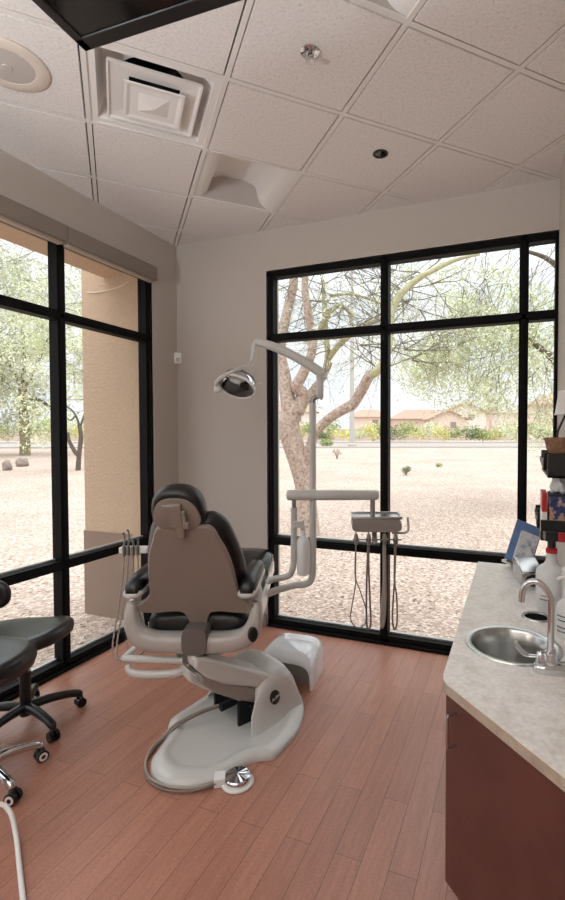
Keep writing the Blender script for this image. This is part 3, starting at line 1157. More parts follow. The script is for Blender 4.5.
# assistant's arm on the left, with holder and hoses
mb = MB()
mb.tube([(-0.05, 0.0, 0.440), (-0.20, 0.0, 0.446), (-0.372, 0.0, 0.452)], 0.019, 12, 1, squash=(1.0, 0.9))
mb.tube([(-0.372, 0.0, 0.452), (-0.335, 0.17, 0.47), (-0.25, 0.28, 0.50)], 0.015, 12, 4, squash=(0.8, 1.2))
mb.tube([(-0.10, 0.02, 0.44), (-0.09, 0.14, 0.48), (-0.06, 0.22, 0.50)], 0.02, 12, 4)
mb.build('assistant_arm', M['cream'], chair)
mb = MB()
mb.tube([(-0.345, -0.01, 0.425), (-0.32, -0.02, 0.388), (-0.22, -0.02, 0.378), (-0.10, -0.01, 0.382), (-0.05, 0.02, 0.40)], [0.014, 0.02, 0.021, 0.021, 0.016], 12)
mb.build('solids_collector', M['cream'], chair)
mb = MB()
mb.tube([(-0.25, 0.28, 0.50), (-0.30, 0.31, 0.62), (-0.33, 0.32, 0.80), (-0.35, 0.31, 0.94)], 0.014, 10)
mb.box((-0.42, 0.275, 0.95), (0.16, 0.055, 0.034))
mb.build('assistant_holder', M['white'], chair, bevel=0.006)
for k, x in enumerate((-0.468, -0.444, -0.418, -0.392)):
    mb = MB()
    zt = (1.055, 1.07, 1.01, 1.03)[k]
    mb.cyl((x, 0.245, 0.925), (x, 0.245, 0.975), 0.010, 0.011, 12)
    mb.tube([(x, 0.245, 0.97), (x + 0.004, 0.245, zt - 0.02), (x - 0.004, 0.24, zt)], [0.0065, 0.005, 0.0075], 10)
    tip = mb.build('suction_tip', M['satin'], chair)
    mb = MB()
    if k < 2:
        mb.tube([(x, 0.245, 0.93), (x - 0.008, 0.24, 0.80), (x - 0.03, 0.22, 0.60), (x - 0.05, 0.20, 0.44), (x - 0.035, 0.19, 0.36), (x + 0.02, 0.18, 0.385), (x + 0.11, 0.18, 0.46)], 0.005, 8)
    elif k == 2:
        mb.tube([(x, 0.245, 0.93), (x - 0.01, 0.26, 0.75), (x - 0.035, 0.23, 0.50), (x - 0.02, 0.22, 0.40), (x + 0.05, 0.2, 0.38), (x + 0.12, 0.2, 0.46)], 0.006, 8)
    else:
        mb.tube([(x, 0.245, 0.93), (x + 0.005, 0.26, 0.7), (x + 0.06, 0.22, 0.46), (x + 0.12, 0.2, 0.44), (x + 0.16, 0.2, 0.47)], 0.004, 8)
    mb.build('suction_hose', M['hose'], chair)

# ================================================================== UTILITY BOX on the floor ahead of the base
PO = Vector((1.47, -0.56, 0))
PX = Matrix.Translation(PO) @ Matrix.Rotation(R(3), 4, 'Z')
box = thing('utility_box', 'white hooded floor box standing between the chair base and the window', 'utility box', PO, R(3))


def arch2(y, hw, h_, n=22, e=4.6, z0=0.0, cx=-0.02):
    pts = []
    for k in range(n + 1):
        a = math.pi * k / n
        ca, sa = math.cos(a), math.sin(a)
        pts.append(Vector((cx + hw * math.copysign(abs(ca) ** (2 / e), ca), y, z0 + h_ * abs(sa) ** (2 / e))))
    return pts


st = [(-0.262, 0.192, 0.165), (-0.245, 0.195, 0.185), (-0.19, 0.192, 0.208), (-0.10, 0.184, 0.226), (0.0, 0.174, 0.230), (0.055, 0.166, 0.212), (0.085, 0.158, 0.17), (0.092, 0.155, 0.10)]
outer = [arch2(y, w, h_) for y, w, h_ in st]
inner = [arch2(y, w - 0.01, h_ - 0.012) for y, w, h_ in reversed(st)]
rings = outer + inner
n = len(outer[0])
mb = MB()
fs = []
for a in range(len(rings)):
    b = (a + 1) % len(rings)
    for k in range(n - 1):
        fs.append((a * n + k, a * n + k + 1, b * n + k + 1, b * n + k))
mb.add([p for r in rings for p in r], fs)
mb.build('hood', M['white_gloss'], box, angle=50)
mb = MB()
mb.loft([arch2(-0.19, 0.165, 0.165), arch2(0.07, 0.14, 0.15)])
mb.build('inner_box', M['cream_dark'], box, smooth=False)
mb = MB()
mb.tube([(-0.05, -0.18, 0.05), (-0.06, -0.27, 0.04), (-0.075, -0.36, 0.045)], 0.022, 12)
mb.tube([(0.0, -0.18, 0.03), (0.0, -0.26, 0.022), (-0.01, -0.35, 0.025)], 0.016, 12)
mb.build('supply_hose', M['duct'], box)

# ================================================================== FOOT PEDAL
fp = Vector((1.655, -1.655, 0))
ped = thing('foot_pedal', 'chrome disc foot pedal with a coiled hose on the wooden floor', 'foot pedal', fp)
mb = MB()
mb.lathe([(0.001, 0.0), (0.074, 0.0), (0.076, 0.006), (0.070, 0.013), (0.05, 0.016), (0.001, 0.016)], fp, 36)
mb.box(fp + Vector((-0.072, -0.035, 0.02)), (0.05, 0.06, 0.04), rz=R(30))
mb.build('pedal_body', M['white'], ped, bevel=0.005, world=True)
mb = MB()
prof = [(0.001, 0.016), (0.056, 0.016), (0.060, 0.022), (0.060, 0.032), (0.055, 0.037)]
mb.lathe(prof, fp, 40)
# twelve shallow facets on the disc
rim = []
for k in range(24):
    a = 2 * math.pi * k / 24
    r_ = 0.056
    rim.append(fp + Vector((r_ * math.cos(a), r_ * math.sin(a), 0.037 + (0.002 if k % 2 else 0))))
ctr = fp + Vector((0, 0, 0.046))
mb.add(rim + [ctr], [(k, (k + 1) % 24, 24) for k in range(24)])
mb.build('pedal_disc', M['chrome'], ped, world=True, angle=8)
for off, rr in ((0.0, 0.007), (0.022, 0.0055)):
    mb = MB()
    mb.tube([(1.585, -1.695 - off, 0.022), (1.50, -1.765 - off, 0.010), (1.38, -1.80 - off, 0.009), (1.262, -1.785 - off * 0.5, 0.009), (1.175, -1.715, 0.009), (1.125 + off * .6, -1.62, 0.010), (1.118 + off * .6, -1.55, 0.012),
             (1.15 + off, -1.48, 0.055), (1.20 + off, -1.40, 0.075), (1.26 + off, -1.31, 0.082), (1.33 + off, -1.235, 0.085)], rr, 10)
    mb.build('pedal_hose', M['hose'] if off == 0 else M['hose_dark'], ped, world=True)

# ================================================================== DELIVERY UNIT (posts, arm, instrument head)
DY = 0.80
dl = thing('delivery_unit', 'pale instrument arm and tray on bent posts in front of the back window', 'dental delivery unit', UO, UROT)
mb = MB()
mb.tube([(0.24, 0.66, 0.545), (0.32, 0.74, 0.560), (0.44, DY, 0.577), (0.525, DY, 0.588), (0.562, DY, 0.62), (0.573, DY, 0.69)], 0.023, 16, 6)
mb.cyl((0.573, DY, 0.69), (0.573, DY, 1.815), 0.0225, n=20)
mb.build('light_post', M['tube_paint'], dl)
mb = MB()
mb.tube([(0.24, 0.70, 0.615), (0.30, DY - 0.03, 0.628), (0.375, DY - 0.03, 0.642), (0.425, DY - 0.03, 0.668), (0.445, DY - 0.03, 0.74)], 0.021, 16, 6)
mb.cyl((0.445, DY - 0.03, 0.74), (0.447, DY - 0.03, 1.10), 0.021, n=18)
mb.cyl((0.447, DY - 0.03, 1.09), (0.447, DY - 0.03, 1.115), 0.0235, n=18)
mb.build('arm_post', M['tube_paint'], dl)
mb = MB()
mb.cyl((0.447, DY - 0.03, 1.11), (0.447, DY - 0.03, 1.19), 0.015, n=14)
mb.build('arm_pin', M['satin'], dl)
mb = MB()
mb.cyl((0.975, DY - 0.03, 1.04), (0.975, DY - 0.03, 1.18), 0.017, n=14)
mb.build('arm_pin', M['satin'], dl)
mb = MB()
rings = []
for x, hh in ((0.398, 0.020), (0.402, 0.031), (0.415, 0.036), (0.70, 0.036), (1.0, 0.034), (1.014, 0.029), (1.018, 0.018)):
    rings.append([Vector((x, DY - 0.03 + 0.034 * math.cos(a) * (hh / 0.036), 1.198 + hh * math.sin(a))) for a in [2 * math.pi * k / 20 for k in range(20)]])
mb.loft(rings)
mb.build('flex_arm', M['tube_paint'], dl, angle=60)
# water bottle
mb = MB()
mb.box((0.478, DY - 0.03, 1.005), (0.075, 0.05, 0.045))
mb.box((0.505, DY - 0.03, 0.985), (0.03, 0.04, 0.04))
mb.build('bottle_bracket', M['tube_paint'], dl, bevel=0.006)
mb = MB()
mb.lathe([(0.001, 0.66), (0.034, 0.66), (0.042, 0.67), (0.043, 0.80), (0.044, 0.885), (0.036, 0.905), (0.018, 0.922), (0.013, 0.935), (0.013, 0.968), (0.001, 0.968)], (0.508, DY - 0.03, 0), 28)
mb.build('water_bottle', M['bottle'], dl)
# instrument head
tx, ty, hzs = 0.995, DY - 0.05, 0.87
mb = MB()
mb.loft([superring(tx, 1.005, 0.158, 0.034, ty - 0.10, 24, 5), superring(tx, 1.01, 0.162, 0.040, ty - 0.085, 24, 5), superring(tx, 1.01, 0.162, 0.040, ty + 0.13, 24, 5), superring(tx, 1.005, 0.15, 0.03, ty + 0.145, 24, 5)])
mb.build('control_head', M['cream_dark'], dl, angle=50)
mb = MB()
mb.span((tx - 0.165, ty - 0.085, 1.050), (tx + 0.165, ty + 0.14, 1.058))
for a, b in (((tx - 0.165, ty - 0.085), (tx + 0.165, ty - 0.077)), ((tx - 0.165, ty + 0.132), (tx + 0.165, ty + 0.14)), ((tx - 0.165, ty - 0.085), (tx - 0.157, ty + 0.14)), ((tx + 0.157, ty - 0.085), (tx + 0.165, ty + 0.14))):
    mb.span((a[0], a[1], 1.056), (b[0], b[1], 1.068))
mb.build('tray', M['steel'], dl, bevel=0.003)
mb = MB()
mb.tube([(tx + 0.10, ty - 0.06, 0.960), (tx + 0.17, ty - 0.06, 0.958), (tx + 0.205, ty - 0.05, 0.968), (tx + 0.212, ty - 0.04, 1.0), (tx + 0.208, ty - 0.03, 1.055)], 0.008, 10)
mb.build('handle', M['cream'], dl)
mb = MB()
mb.cyl((tx - 0.155, ty - 0.05, 0.912), (tx + 0.165, ty - 0.05, 0.912), 0.005, n=8)
mb.cyl((tx - 0.01, ty - 0.0, 0.96), (tx - 0.01, ty - 0.04, 0.885), 0.018, n=12)
mb.build('holder_bar', M['satin'], dl)
hx = [tx - 0.135, tx - 0.052, tx + 0.052, tx + 0.125]
loops = [
    [(0, 0, 0), (-0.003, 0, -0.18), (-0.004, 0, -0.30), (-0.03, 0, -0.48), (-0.035, 0, -0.56), (0.01, 0, -0.62), (0.06, 0.01, -0.59), (0.068, 0.02, -0.50), (0.03, 0.03, -0.36), (-0.004, 0.03, -0.24), (0.0, 0.04, -0.02)],
    [(0, 0, 0), (0.0, 0, -0.15), (0.008, 0, -0.4), (0.014, 0, -0.58), (0.0, 0.01, -0.63), (-0.012, 0.02, -0.58), (-0.01, 0.04, -0.3), (0.0, 0.05, -0.02)],
    [(0, 0, 0), (0.002, 0, -0.15), (0.004, 0, -0.4), (-0.002, 0, -0.56), (-0.015, 0.01, -0.62), (-0.018, 0.02, -0.54), (0.0, 0.04, -0.3), (0.0, 0.05, -0.02)],
    [(0, 0, 0), (-0.004, 0, -0.2), (-0.012, 0, -0.36), (-0.02, 0, -0.54), (-0.008, 0.0, -0.63), (0.012, 0.01, -0.58), (0.012, 0.03, -0.40), (-0.002, 0.04, -0.28), (0.0, 0.05, -0.02)]]
for k, x in enumerate(hx):
    mb = MB()
    mb.lathe([(0.002, 0.95), (0.012, 0.95), (0.014, 0.935), (0.017, 0.92), (0.018, 0.905), (0.014, 0.892), (0.007, 0.878), (0.002, 0.878)], (x, ty - 0.055, 0), 16)
    mb.cyl((x, ty - 0.055, 0.92), (x, ty - 0.05, 0.965), 0.006, 0.004, n=10)
    mb.cyl((x, ty - 0.055, 0.895), (x, ty - 0.085, 0.895), 0.012, n=12)
    hp = mb.build('handpiece', M['satin'], dl)
    mb = MB()
    rr = (0.004, 0.0065, 0.010, 0.006)[k]
    mb.tube([Vector((x, ty - 0.055, 0.885)) + Vector((p[0], p[1], p[2] * 0.90)) for p in loops[k]], rr, 8)
    mb.build('handpiece_hose', M['hose_dark'] if k != 2 else M['hose'], hp)

# ================================================================== DENTAL LAMP
lampo = thing('dental_lamp', 'pale articulated dental lamp with a shiny reflector head near the wall', 'dental lamp', UX @ Vector((0.573, DY, 1.82)), UROT)
LINV = XF[lampo].inverted() @ UX
XFL = XF[lampo]


def lb(mb, name, m, **k):
    mb.v = [LINV @ p for p in mb.v]
    return mb.build(name, m, lampo, **k)


mb = MB()
mb.cyl((0.573, DY, 1.80), (0.573, DY, 1.835), 0.020, n=18)
mb.tube([(0.573, DY, 1.83), (0.585, DY, 1.85), (0.612, DY, 1.862)], 0.018, 14)
mb.build
lb(mb, 'post_elbow', M['satin'])
mb = MB()
mb.tube([(0.618, DY, 1.845), (0.620, DY, 1.86), (0.624, DY, 1.96), (0.625, DY, 2.0)], [0.02, 0.026, 0.024, 0.02], 18, 2)
mb.cyl((0.600, DY, 2.002), (0.668, DY, 1.995), 0.022, n=18)
lb(mb, 'knuckle', M['tube_paint'])
mb = MB()
P = catmull([(0.635, DY, 2.015), (0.52, DY, 2.092), (0.38, DY, 2.165), (0.28, DY, 2.205), (0.205, DY, 2.225)], 5)
rings = []
for k, p in enumerate(P):
    t = k / (len(P) - 1)
    d = (P[min(k + 1, len(P) - 1)] - P[max(k - 1, 0)]).normalized()
    b = Vector((0, 1, 0))
    a = d.cross(b).normalized()
    ra, rb = 0.034 - 0.008 * t, 0.030 - 0.006 * t
    rings.append([p + a * ra * math.copysign(abs(math.cos(q)) ** .7, math.cos(q)) + b * rb * math.copysign(abs(math.sin(q)) ** .7, math.sin(q)) for q in [2 * math.pi * s_ / 20 for s_ in range(20)]])
mb.loft(rings)
lb(mb, 'lamp_arm', M['tube_paint'], angle=60)
mb = MB()
mb.tube([(0.222, DY, 2.232), (0.195, DY, 2.228), (0.178, DY, 2.19), (0.174, DY, 2.13), (0.155, DY, 2.085), (0.10, DY - 0.06, 2.040), (0.03, DY - 0.13, 1.995), (-0.03, DY - 0.17, 1.940), (-0.04, DY - 0.14, 1.905)], [0.016, 0.017, 0.017, 0.017, 0.017, 0.015, 0.013, 0.013, 0.012], 14)
lb(mb, 'yoke_arm', M['cream'])
hc_ = Vector((0.080, DY - 0.03, 1.955))
hrot = (Matrix.Rotation(R(16), 3, 'Y') @ Matrix.Rotation(R(-46), 3, 'X'))
mb = MB()
rings = []
for r_, z in ((0.126, -0.052), (0.124, -0.02), (0.104, 0.03), (0.075, 0.062), (0.04, 0.082), (0.004, 0.088), (0.004, 0.084), (0.035, 0.077), (0.07, 0.056), (0.10, 0.024), (0.118, -0.02), (0.121, -0.05)):
    rings.append([hc_ + hrot @ Vector((r_ * math.cos(2 * math.pi * k / 32), 0.72 * r_ * math.sin(2 * math.pi * k / 32), z)) for k in range(32)])
mb.loft(rings, cap=False, close=True)
lb(mb, 'reflector_bowl', M['chrome'], angle=50)
mb = MB()
rings = []
for r_, z in ((0.120, -0.050), (0.126, -0.062), (0.133, -0.056), (0.131, -0.040), (0.125, -0.036)):
    rings.append([hc_ + hrot @ Vector((r_ * math.cos(2 * math.pi * k / 32), 0.72 * r_ * math.sin(2 * math.pi * k / 32), z)) for k in range(32)])
mb.loft(rings, cap=False, close=True)
lb(mb, 'rim', M['white_gloss'], angle=60)
mb = MB()
rings = []
for r_, z in ((0.10, 0.042), (0.108, 0.035), (0.082, 0.068), (0.045, 0.094), (0.004, 0.100)):
    rings.append([hc_ + hrot @ Vector((r_ * math.cos(2 * math.pi * k / 32), 0.76 * r_ * math.sin(2 * math.pi * k / 32), z)) for k in range(32)])
mb.loft(rings, cap=True)
lb(mb, 'reflector_back', M['cream'], angle=50)
mb = MB()
ellipsoid(mb, hc_ + hrot @ Vector((-0.01, -0.02, -0.005)), (0.055, 0.03, 0.03), 18, 10, hrot)
lb(mb, 'bulb_housing', M['white_gloss'])
mb = MB()
mb.box(hc_ + hrot @ Vector((0.045, 0.0, 0.005)), (0.05, 0.05, 0.07), rot=hrot)
mb.cyl(hc_ + hrot @ Vector((-0.12, -0.02, -0.02)), hc_ + hrot @ Vector((0.02, -0.02, 0.0)), 0.006, n=8)
lb(mb, 'bulb_bracket', M['black_plastic'], bevel=0.006)
mb = MB()
mb.tube([hc_ + Vector((0.10, -0.03, -0.035)), hc_ + Vector((0.135, -0.045, -0.02)), hc_ + Vector((0.165, -0.05, -0.012))], 0.007, 10)
lb(mb, 'handle', M['cream'])
mb = MB()
ellipsoid(mb, Vector((-0.03, DY - 0.15, 1.895)), (0.026, 0.024, 0.028), 14, 8)
lb(mb, 'handle', M['cream'])

# ================================================================== STOOLS
def star(hub, angs, rad, m, parent, arm_r, caster_m, ring_m=None, z_hub=0.10, drop=0.078, tall=0.07):
    for a in angs:
        d = Vector((math.cos(a), math.sin(a), 0))
        e = hub + d * rad
        mb = MB()
        mb.tube([hub + Vector((0, 0, z_hub)), hub + d * rad * 0.4 + Vector((0, 0, z_hub + 0.006)), hub + d * rad * 0.8 + Vector((0, 0, drop + 0.018)), e + Vector((0, 0, drop + 0.004)), e + d * 0.012 + Vector((0, 0, drop - 0.01))],
                [arm_r * 1.25, arm_r * 1.1, arm_r * 0.95, arm_r * 0.95, arm_r * 0.7], 12, squash=(1.0, 1.0))
        leg = mb.build('leg', m, parent, world=True)
        sd = Vector((-d.y, d.x, 0))
        off = rnd.uniform(-0.5, 0.5)
        sd = (sd + d * off).normalized()
        f = Vector((sd.y, -sd.x, 0))
        mb = MB()
        cc = e + Vector((0, 0, 0.027)) + f * 0.012
        for s_ in (-1, 1):
            mb.cyl(cc + sd * (0.005 * s_), cc + sd * (0.024 * s_), 0.027, n=20)
        mb.cyl(e + Vector((0, 0, 0.03)), e + Vector((0, 0, drop)), 0.008, n=10)
        mb.tube([cc - sd * 0.012 + Vector((0, 0, 0.018)), cc + Vector((0, 0, 0.034)), cc + sd * 0.012 + Vector((0, 0, 0.018))], 0.014, 10)
        cs = mb.build('caster', caster_m, leg, world=False)
        if True:
            inv = XF[parent].inverted()
            for v in cs.data.vertices:
                v.co = inv @ v.co
        if ring_m:
            for s_ in (-1, 1):
                mb = MB()
                mb.lathe([(0.010, 0.024), (0.0195, 0.024), (0.0195, 0.0265), (0.010, 0.0265)], cc, 20, m=(sd * s_).to_track_quat('Z', 'Y').to_matrix(), cap=False)
                rg = mb.build('wheel_ring', ring_m, leg)
                for v in rg.data.vertices:
                    v.co = inv @ v.co


def seat_pad(mb, c, rx, ry, th, rot, dish=0.03, front=0.0):
    rings = []
    prof = [(0.05, -0.5), (0.6, -0.5), (0.88, -0.44), (0.97, -0.28), (1.0, 0.0), (0.985, 0.22), (0.93, 0.40), (0.82, 0.49), (0.6, 0.5), (0.3, 0.5), (0.05, 0.5)]
    for s_, z in prof:
        ring = []
        for k in range(36):
            a = 2 * math.pi * k / 36
            e = 2.5
            ca, sa = math.cos(a), math.sin(a)
            x = rx * s_ * math.copysign(abs(ca) ** (2 / e), ca)
            y = ry * s_ * math.copysign(abs(sa) ** (2 / e), sa)
            zz = z * th
            if z > 0:
                zz += dish * ((x / rx) ** 2 - 0.55) * 0.8 + front * (y / ry) * abs(y / ry)
            ring.append(Vector(c) + rot @ Vector((x, y, zz)))
        rings.append(ring)
    mb.loft(rings)


s1 = Vector((0.32, -1.694, 0))
stA = thing('operator_stool', 'black stool with black star base beside the left window', 'stool', s1)
a0 = math.atan2(-1.464 + 1.694, 0.443 - 0.32)
star(s1, [a0 + R(72) * k for k in range(5)], 0.262, M['black_plastic'], stA, 0.022, M['black_gloss'])
mb = MB()
mb.cyl(s1 + Vector((0, 0, 0.055)), s1 + Vector((0, 0, 0.30)), 0.028, n=20)
mb.cyl(s1 + Vector((0, 0, 0.30)), s1 + Vector((0, 0, 0.46)), 0.016, n=16)
mb.lathe([(0.028, 0.075), (0.042, 0.08), (0.045, 0.11), (0.03, 0.125)], s1, 20)
mb.build('gas_lift', M['black_plastic'], stA, world=True)
mb = MB()
rotA = Matrix.Rotation(R(21), 3, 'Z') @ Matrix.Rotation(R(-3), 3, 'Y')
seat_pad(mb, s1 + Vector((-0.01, 0.0, 0.505)), 0.245, 0.215, 0.085, rotA, 0.035)
mb.build('seat', M['black_leather'], stA, world=True, angle=80)
mb = MB()
mb.box(s1 + Vector((0, 0, 0.452)), (0.20, 0.16, 0.02), rz=R(21))
mb.tube([s1 + Vector((-0.06, 0.02, 0.445)), s1 + Vector((-0.22, -0.02, 0.45)), s1 + Vector((-0.36, -0.05, 0.52)), s1 + Vector((-0.36, -0.05, 0.66))], 0.013, 10)
mb.build('seat_mechanism', M['black_plastic'], stA, world=True)
mb = MB()
rb = Matrix.Rotation(R(10), 3, 'Z') @ Matrix.Rotation(R(90), 3, 'Y')
seat_pad(mb, s1 + Vector((-0.318, -0.012, 0.69)), 0.092, 0.16, 0.05, Matrix.Rotation(R(21), 3, 'Z') @ Matrix.Rotation(R(90), 3, 'X') @ Matrix.Rotation(R(90), 3, 'Z'), 0.0)
mb.build('backrest', M['black_leather'], stA, world=True, angle=80)

s2 = Vector((0.585, -2.085, 0))
stB = thing('assistant_stool', 'black stool with chrome star base and twin-wheel casters at the left edge', 'stool', s2)
a0 = math.atan2(-2.0 + 2.085, 0.735 - 0.585)
star(s2, [math.atan2(0.198, 0.082), math.atan2(-0.03, 0.215)] + [a0 + R(36) + R(72) * k + R(0) for k in (1, 2, 3)], 0.217, M['chrome'], stB, 0.020, M['black_plastic'], M['fixture'])
mb = MB()
mb.cyl(s2 + Vector((0, 0, 0.06)), s2 + Vector((0, 0, 0.28)), 0.027, n=20)
mb.cyl(s2 + Vector((0, 0, 0.28)), s2 + Vector((0, 0, 0.50)), 0.016, n=16)
mb.lathe([(0.027, 0.075), (0.04, 0.08), (0.042, 0.115), (0.027, 0.13)], s2, 20)
mb.build('gas_lift', M['chrome'], stB, world=True)
mb = MB()
seat_pad(mb, s2 + Vector((-0.045, -0.02, 0.57)), 0.25, 0.225, 0.11, Matrix.Rotation(R(21), 3, 'Z') @ Matrix.Rotation(R(5), 3, 'Y'), 0.03)
mb.build('seat', M['black_leather'], stB, world=True, angle=80)
mb = MB()
mb.box(s2 + Vector((0, 0, 0.508)), (0.18, 0.15, 0.025), rz=R(21))
mb.build('seat_mechanism', M['black_plastic'], stB, world=True, bevel=0.004)

# white hose at the lower left
hs = Vector((0.84, -2.30, 0))
t = thing('suction_tube', 'white tube looping down to the floor at the lower left corner', 'tube', hs)
mb = MB()
mb.tube([(0.86, -2.29, 0.03), (0.872, -2.275, 0.085), (0.905, -2.235, 0.112), (0.954, -2.224, 0.085), (1.02, -2.248, 0.03), (1.123, -2.31, 0.009), (1.277, -2.406, 0.009), (1.385, -2.471, 0.009), (1.5, -2.56, 0.009), (1.6, -2.7, 0.009)], 0.009, 12)
mb.build('hose', M['white'], t, world=True)
mb = MB()
mb.lathe([(0.001, 0), (0.052, 0), (0.055, 0.008), (0.048, 0.025), (0.025, 0.036), (0.014, 0.04), (0.001, 0.042)], (0.86, -2.29, 0), 24)
mb.build('weighted_foot', M['white'], t, world=True)

# ================================================================== CABINET, COUNTER AND SINK
def inset_poly(poly, d):
    n = len(poly)
    out = []
    for k in range(n):
        p0, p1, p2 = Vector(poly[k - 1]), Vector(poly[k]), Vector(poly[(k + 1) % n])
        e1, e2 = (p1 - p0).normalized(), (p2 - p1).normalized()
        n1, n2 = Vector((-e1.y, e1.x)), Vector((-e2.y, e2.x))
        b = (n1 + n2)
        b = b / max(b.length_squared, 1e-6) * 2
        out.append(p1 + b * d)
    return out


CZ = 0.87
XC = 2.638
cpts = [(XC, -0.655), (XC, -2.052), (XC + 0.004, -2.080), (XC + 0.017, -2.103), (XC + 0.042, -2.128), (3.088, -2.556), (3.088, -0.655)]
SC = Vector((2.832, -1.755))
SR = 0.148
HC = Vector((2.920, -1.450))
HR = 0.050


def circle(c, r, n, ccw=False):
    return [Vector((c.x + r * math.cos(2 * math.pi * k / n), c.y + r * math.sin(2 * math.pi * k / n))) for k in range(n)]


ct = thing('countertop', 'speckled pale laminate countertop with an angled near end', 'countertop', (2.86, -1.5, 0.83))


def holed_slab(mb, outer, holes, z0, z1):
    bm = bmesh.new()
    edges = []
    for loop in [outer] + holes:
        vs = [bm.verts.new((p[0], p[1], z1)) for p in loop]
        edges += [bm.edges.new((vs[k], vs[(k + 1) % len(vs)])) for k in range(len(vs))]
    bmesh.ops.triangle_fill(bm, use_beauty=True, use_dissolve=False, edges=edges)
    bm.verts.index_update()
    top = [tuple(v.co) for v in bm.verts]
    fc = [tuple(v.index for v in f.verts) for f in bm.faces]
    bm.free()
    # drop any triangles that fall inside a hole
    def inside(p):
        return any((p - c).length < r * 0.97 for c, r in ((SC, SR + 0.004), (HC, HR)))
    keep = []
    for f in fc:
        c = sum((Vector(top[k][:2]) for k in f), Vector((0, 0))) / 3
        if not inside(c):
            keep.append(f)
    mb.add(top, keep)
    mb.add([(x, y, z0) for x, y, z in top], keep)
    for loop in [outer] + holes:
        n = len(loop)
        mb.add([(p[0], p[1], z0) for p in loop] + [(p[0], p[1], z1) for p in loop], [(k, (k + 1) % n, n + (k + 1) % n, n + k) for k in range(n)])


mb = MB()
holed_slab(mb, [Vector(p) for p in cpts], [circle(SC, SR + 0.002, 48), circle(HC, HR, 32)], CZ - 0.004, CZ)
mb.build('counter_surface', M['counter'], ct, world=True, smooth=False)
mb = MB()
holed_slab(mb, [Vector(p) for p in cpts], [circle(SC, SR + 0.002, 48), circle(HC, HR, 32)], CZ - 0.033, CZ - 0.004)
mb.build('counter_edge', M['counter_edge'], ct, world=True, smooth=False)

cab = thing('sink_cabinet', 'dark cherry wall-hung cabinet under the pale countertop', 'cabinet', (2.9, -1.6, 0.26))
cb = [(2.650, -0.68), (2.650, -2.085), (3.086, -2.528), (3.086, -0.68)]
zt_, zb_ = CZ - 0.033, 0.262
mb = MB()
ins = [(2.667, -0.69), (2.667, -2.078), (3.086, -2.504), (3.086, -0.69)]
th = 0.018
for a, b in ((ins[0], ins[1]), (ins[1], ins[2]), (ins[3], ins[0])):
    a, b = Vector(a), Vector(b)
    e = (b - a).normalized()
    nn = Vector((-e.y, e.x))
    c = (a + b) / 2 + nn * (th / 2)
    mb.box((c.x, c.y, (zt_ + zb_) / 2), ((b - a).length, th, zt_ - zb_), rz=math.atan2(e.y, e.x))
mb.prism(ins, zb_, zb_ + 0.018)
mb.build('body', M['cabinet'], cab, world=True, smooth=False)
for a, b, nm in ((Vector(cb[1]), Vector(cb[2]), 'door'), (Vector((2.650, -0.68)), Vector((2.650, -1.37)), 'door'), (Vector((2.650, -1.375)), Vector((2.650, -2.080)), 'door')):
    e = (b - a).normalized()
    nn = Vector((-e.y, e.x))
    c = (a + b) / 2 + nn * 0.008
    mb = MB()
    mb.box((c.x, c.y, (zt_ - 0.004 + zb_) / 2), ((b - a).length - 0.003, 0.016, zt_ - 0.004 - zb_), rz=math.atan2(e.y, e.x))
    dr = mb.build(nm, M['cabinet'], cab, world=True, bevel=0.0015)
    if nm == 'door' and a.x != b.x:
        p = a + e * 0.05 if a.x != b.x else a + e * ((b - a).length - 0.06)
        o_ = -nn
        f2 = p + e * 0.05
        mb = MB()
        hz0, hz1 = 0.705, 0.798
        xa, xb = p, p + e * 0.0
        q = [Vector((p.x, p.y, hz1)), Vector((p.x + o_.x * 0.03, p.y + o_.y * 0.03, hz1)), Vector((p.x + o_.x * 0.033, p.y + o_.y * 0.033, hz1 - 0.008)),
             Vector((p.x + o_.x * 0.033, p.y + o_.y * 0.033, hz0 + 0.008)), Vector((p.x + o_.x * 0.03, p.y + o_.y * 0.03, hz0)), Vector((p.x, p.y, hz0))]
        mb.tube(q, 0.0042, 10, 1)
        hd = mb.build('handle', M['steel'], dr)
        inv = XF[cab].inverted()
        for v in hd.data.vertices:
            v.co = inv @ v.co

snk = thing('sink', 'round stainless steel sink bowl set into the countertop', 'sink', (SC.x, SC.y, CZ))
mb = MB()
prof = [(SR + 0.012, 0.0005), (SR + 0.010, 0.004), (SR - 0.002, 0.0045), (SR - 0.010, 0.001), (SR - 0.016, -0.008), (SR - 0.022, -0.05), (SR - 0.035, -0.11), (SR - 0.065, -0.138), (0.03, -0.146), (0.024, -0.150), (0.024, -0.158), (0.002, -0.158)]
mb.lathe(prof, (SC.x, SC.y, CZ), 56, cap=False)
mb.build('bowl', M['steel'], snk, world=True, angle=30)
mb = MB()
mb.lathe([(0.022, -0.150), (0.034, -0.144), (0.036, -0.1435), (0.034, -0.142), (0.02, -0.146), (0.002, -0.148)], (SC.x, SC.y, CZ), 28)
mb.build('drain', M['chrome'], snk, world=True)

gr = thing('waste_chute_ring', 'metal ring round a dark waste hole in the counter behind the sink', 'waste chute', (HC.x, HC.y, CZ))
mb = MB()
mb.lathe([(HR + 0.008, 0.0005), (HR + 0.006, 0.004), (HR - 0.002, 0.004), (HR - 0.005, 0.0)], (HC.x, HC.y, CZ), 36, cap=False)
mb.build('rim', M['steel'], gr, world=True)
mb = MB()
mb.lathe([(HR - 0.004, -0.002), (HR - 0.004, -0.16), (0.002, -0.16)], (HC.x, HC.y, CZ), 36, cap=False)
mb.add([(HC.x + 0.045 * math.cos(k * math.pi / 16), HC.y + 0.045 * math.sin(k * math.pi / 16), CZ - 0.12) for k in range(32)], [tuple(range(32))])
mb.build('liner', M['duct'], gr, world=True)

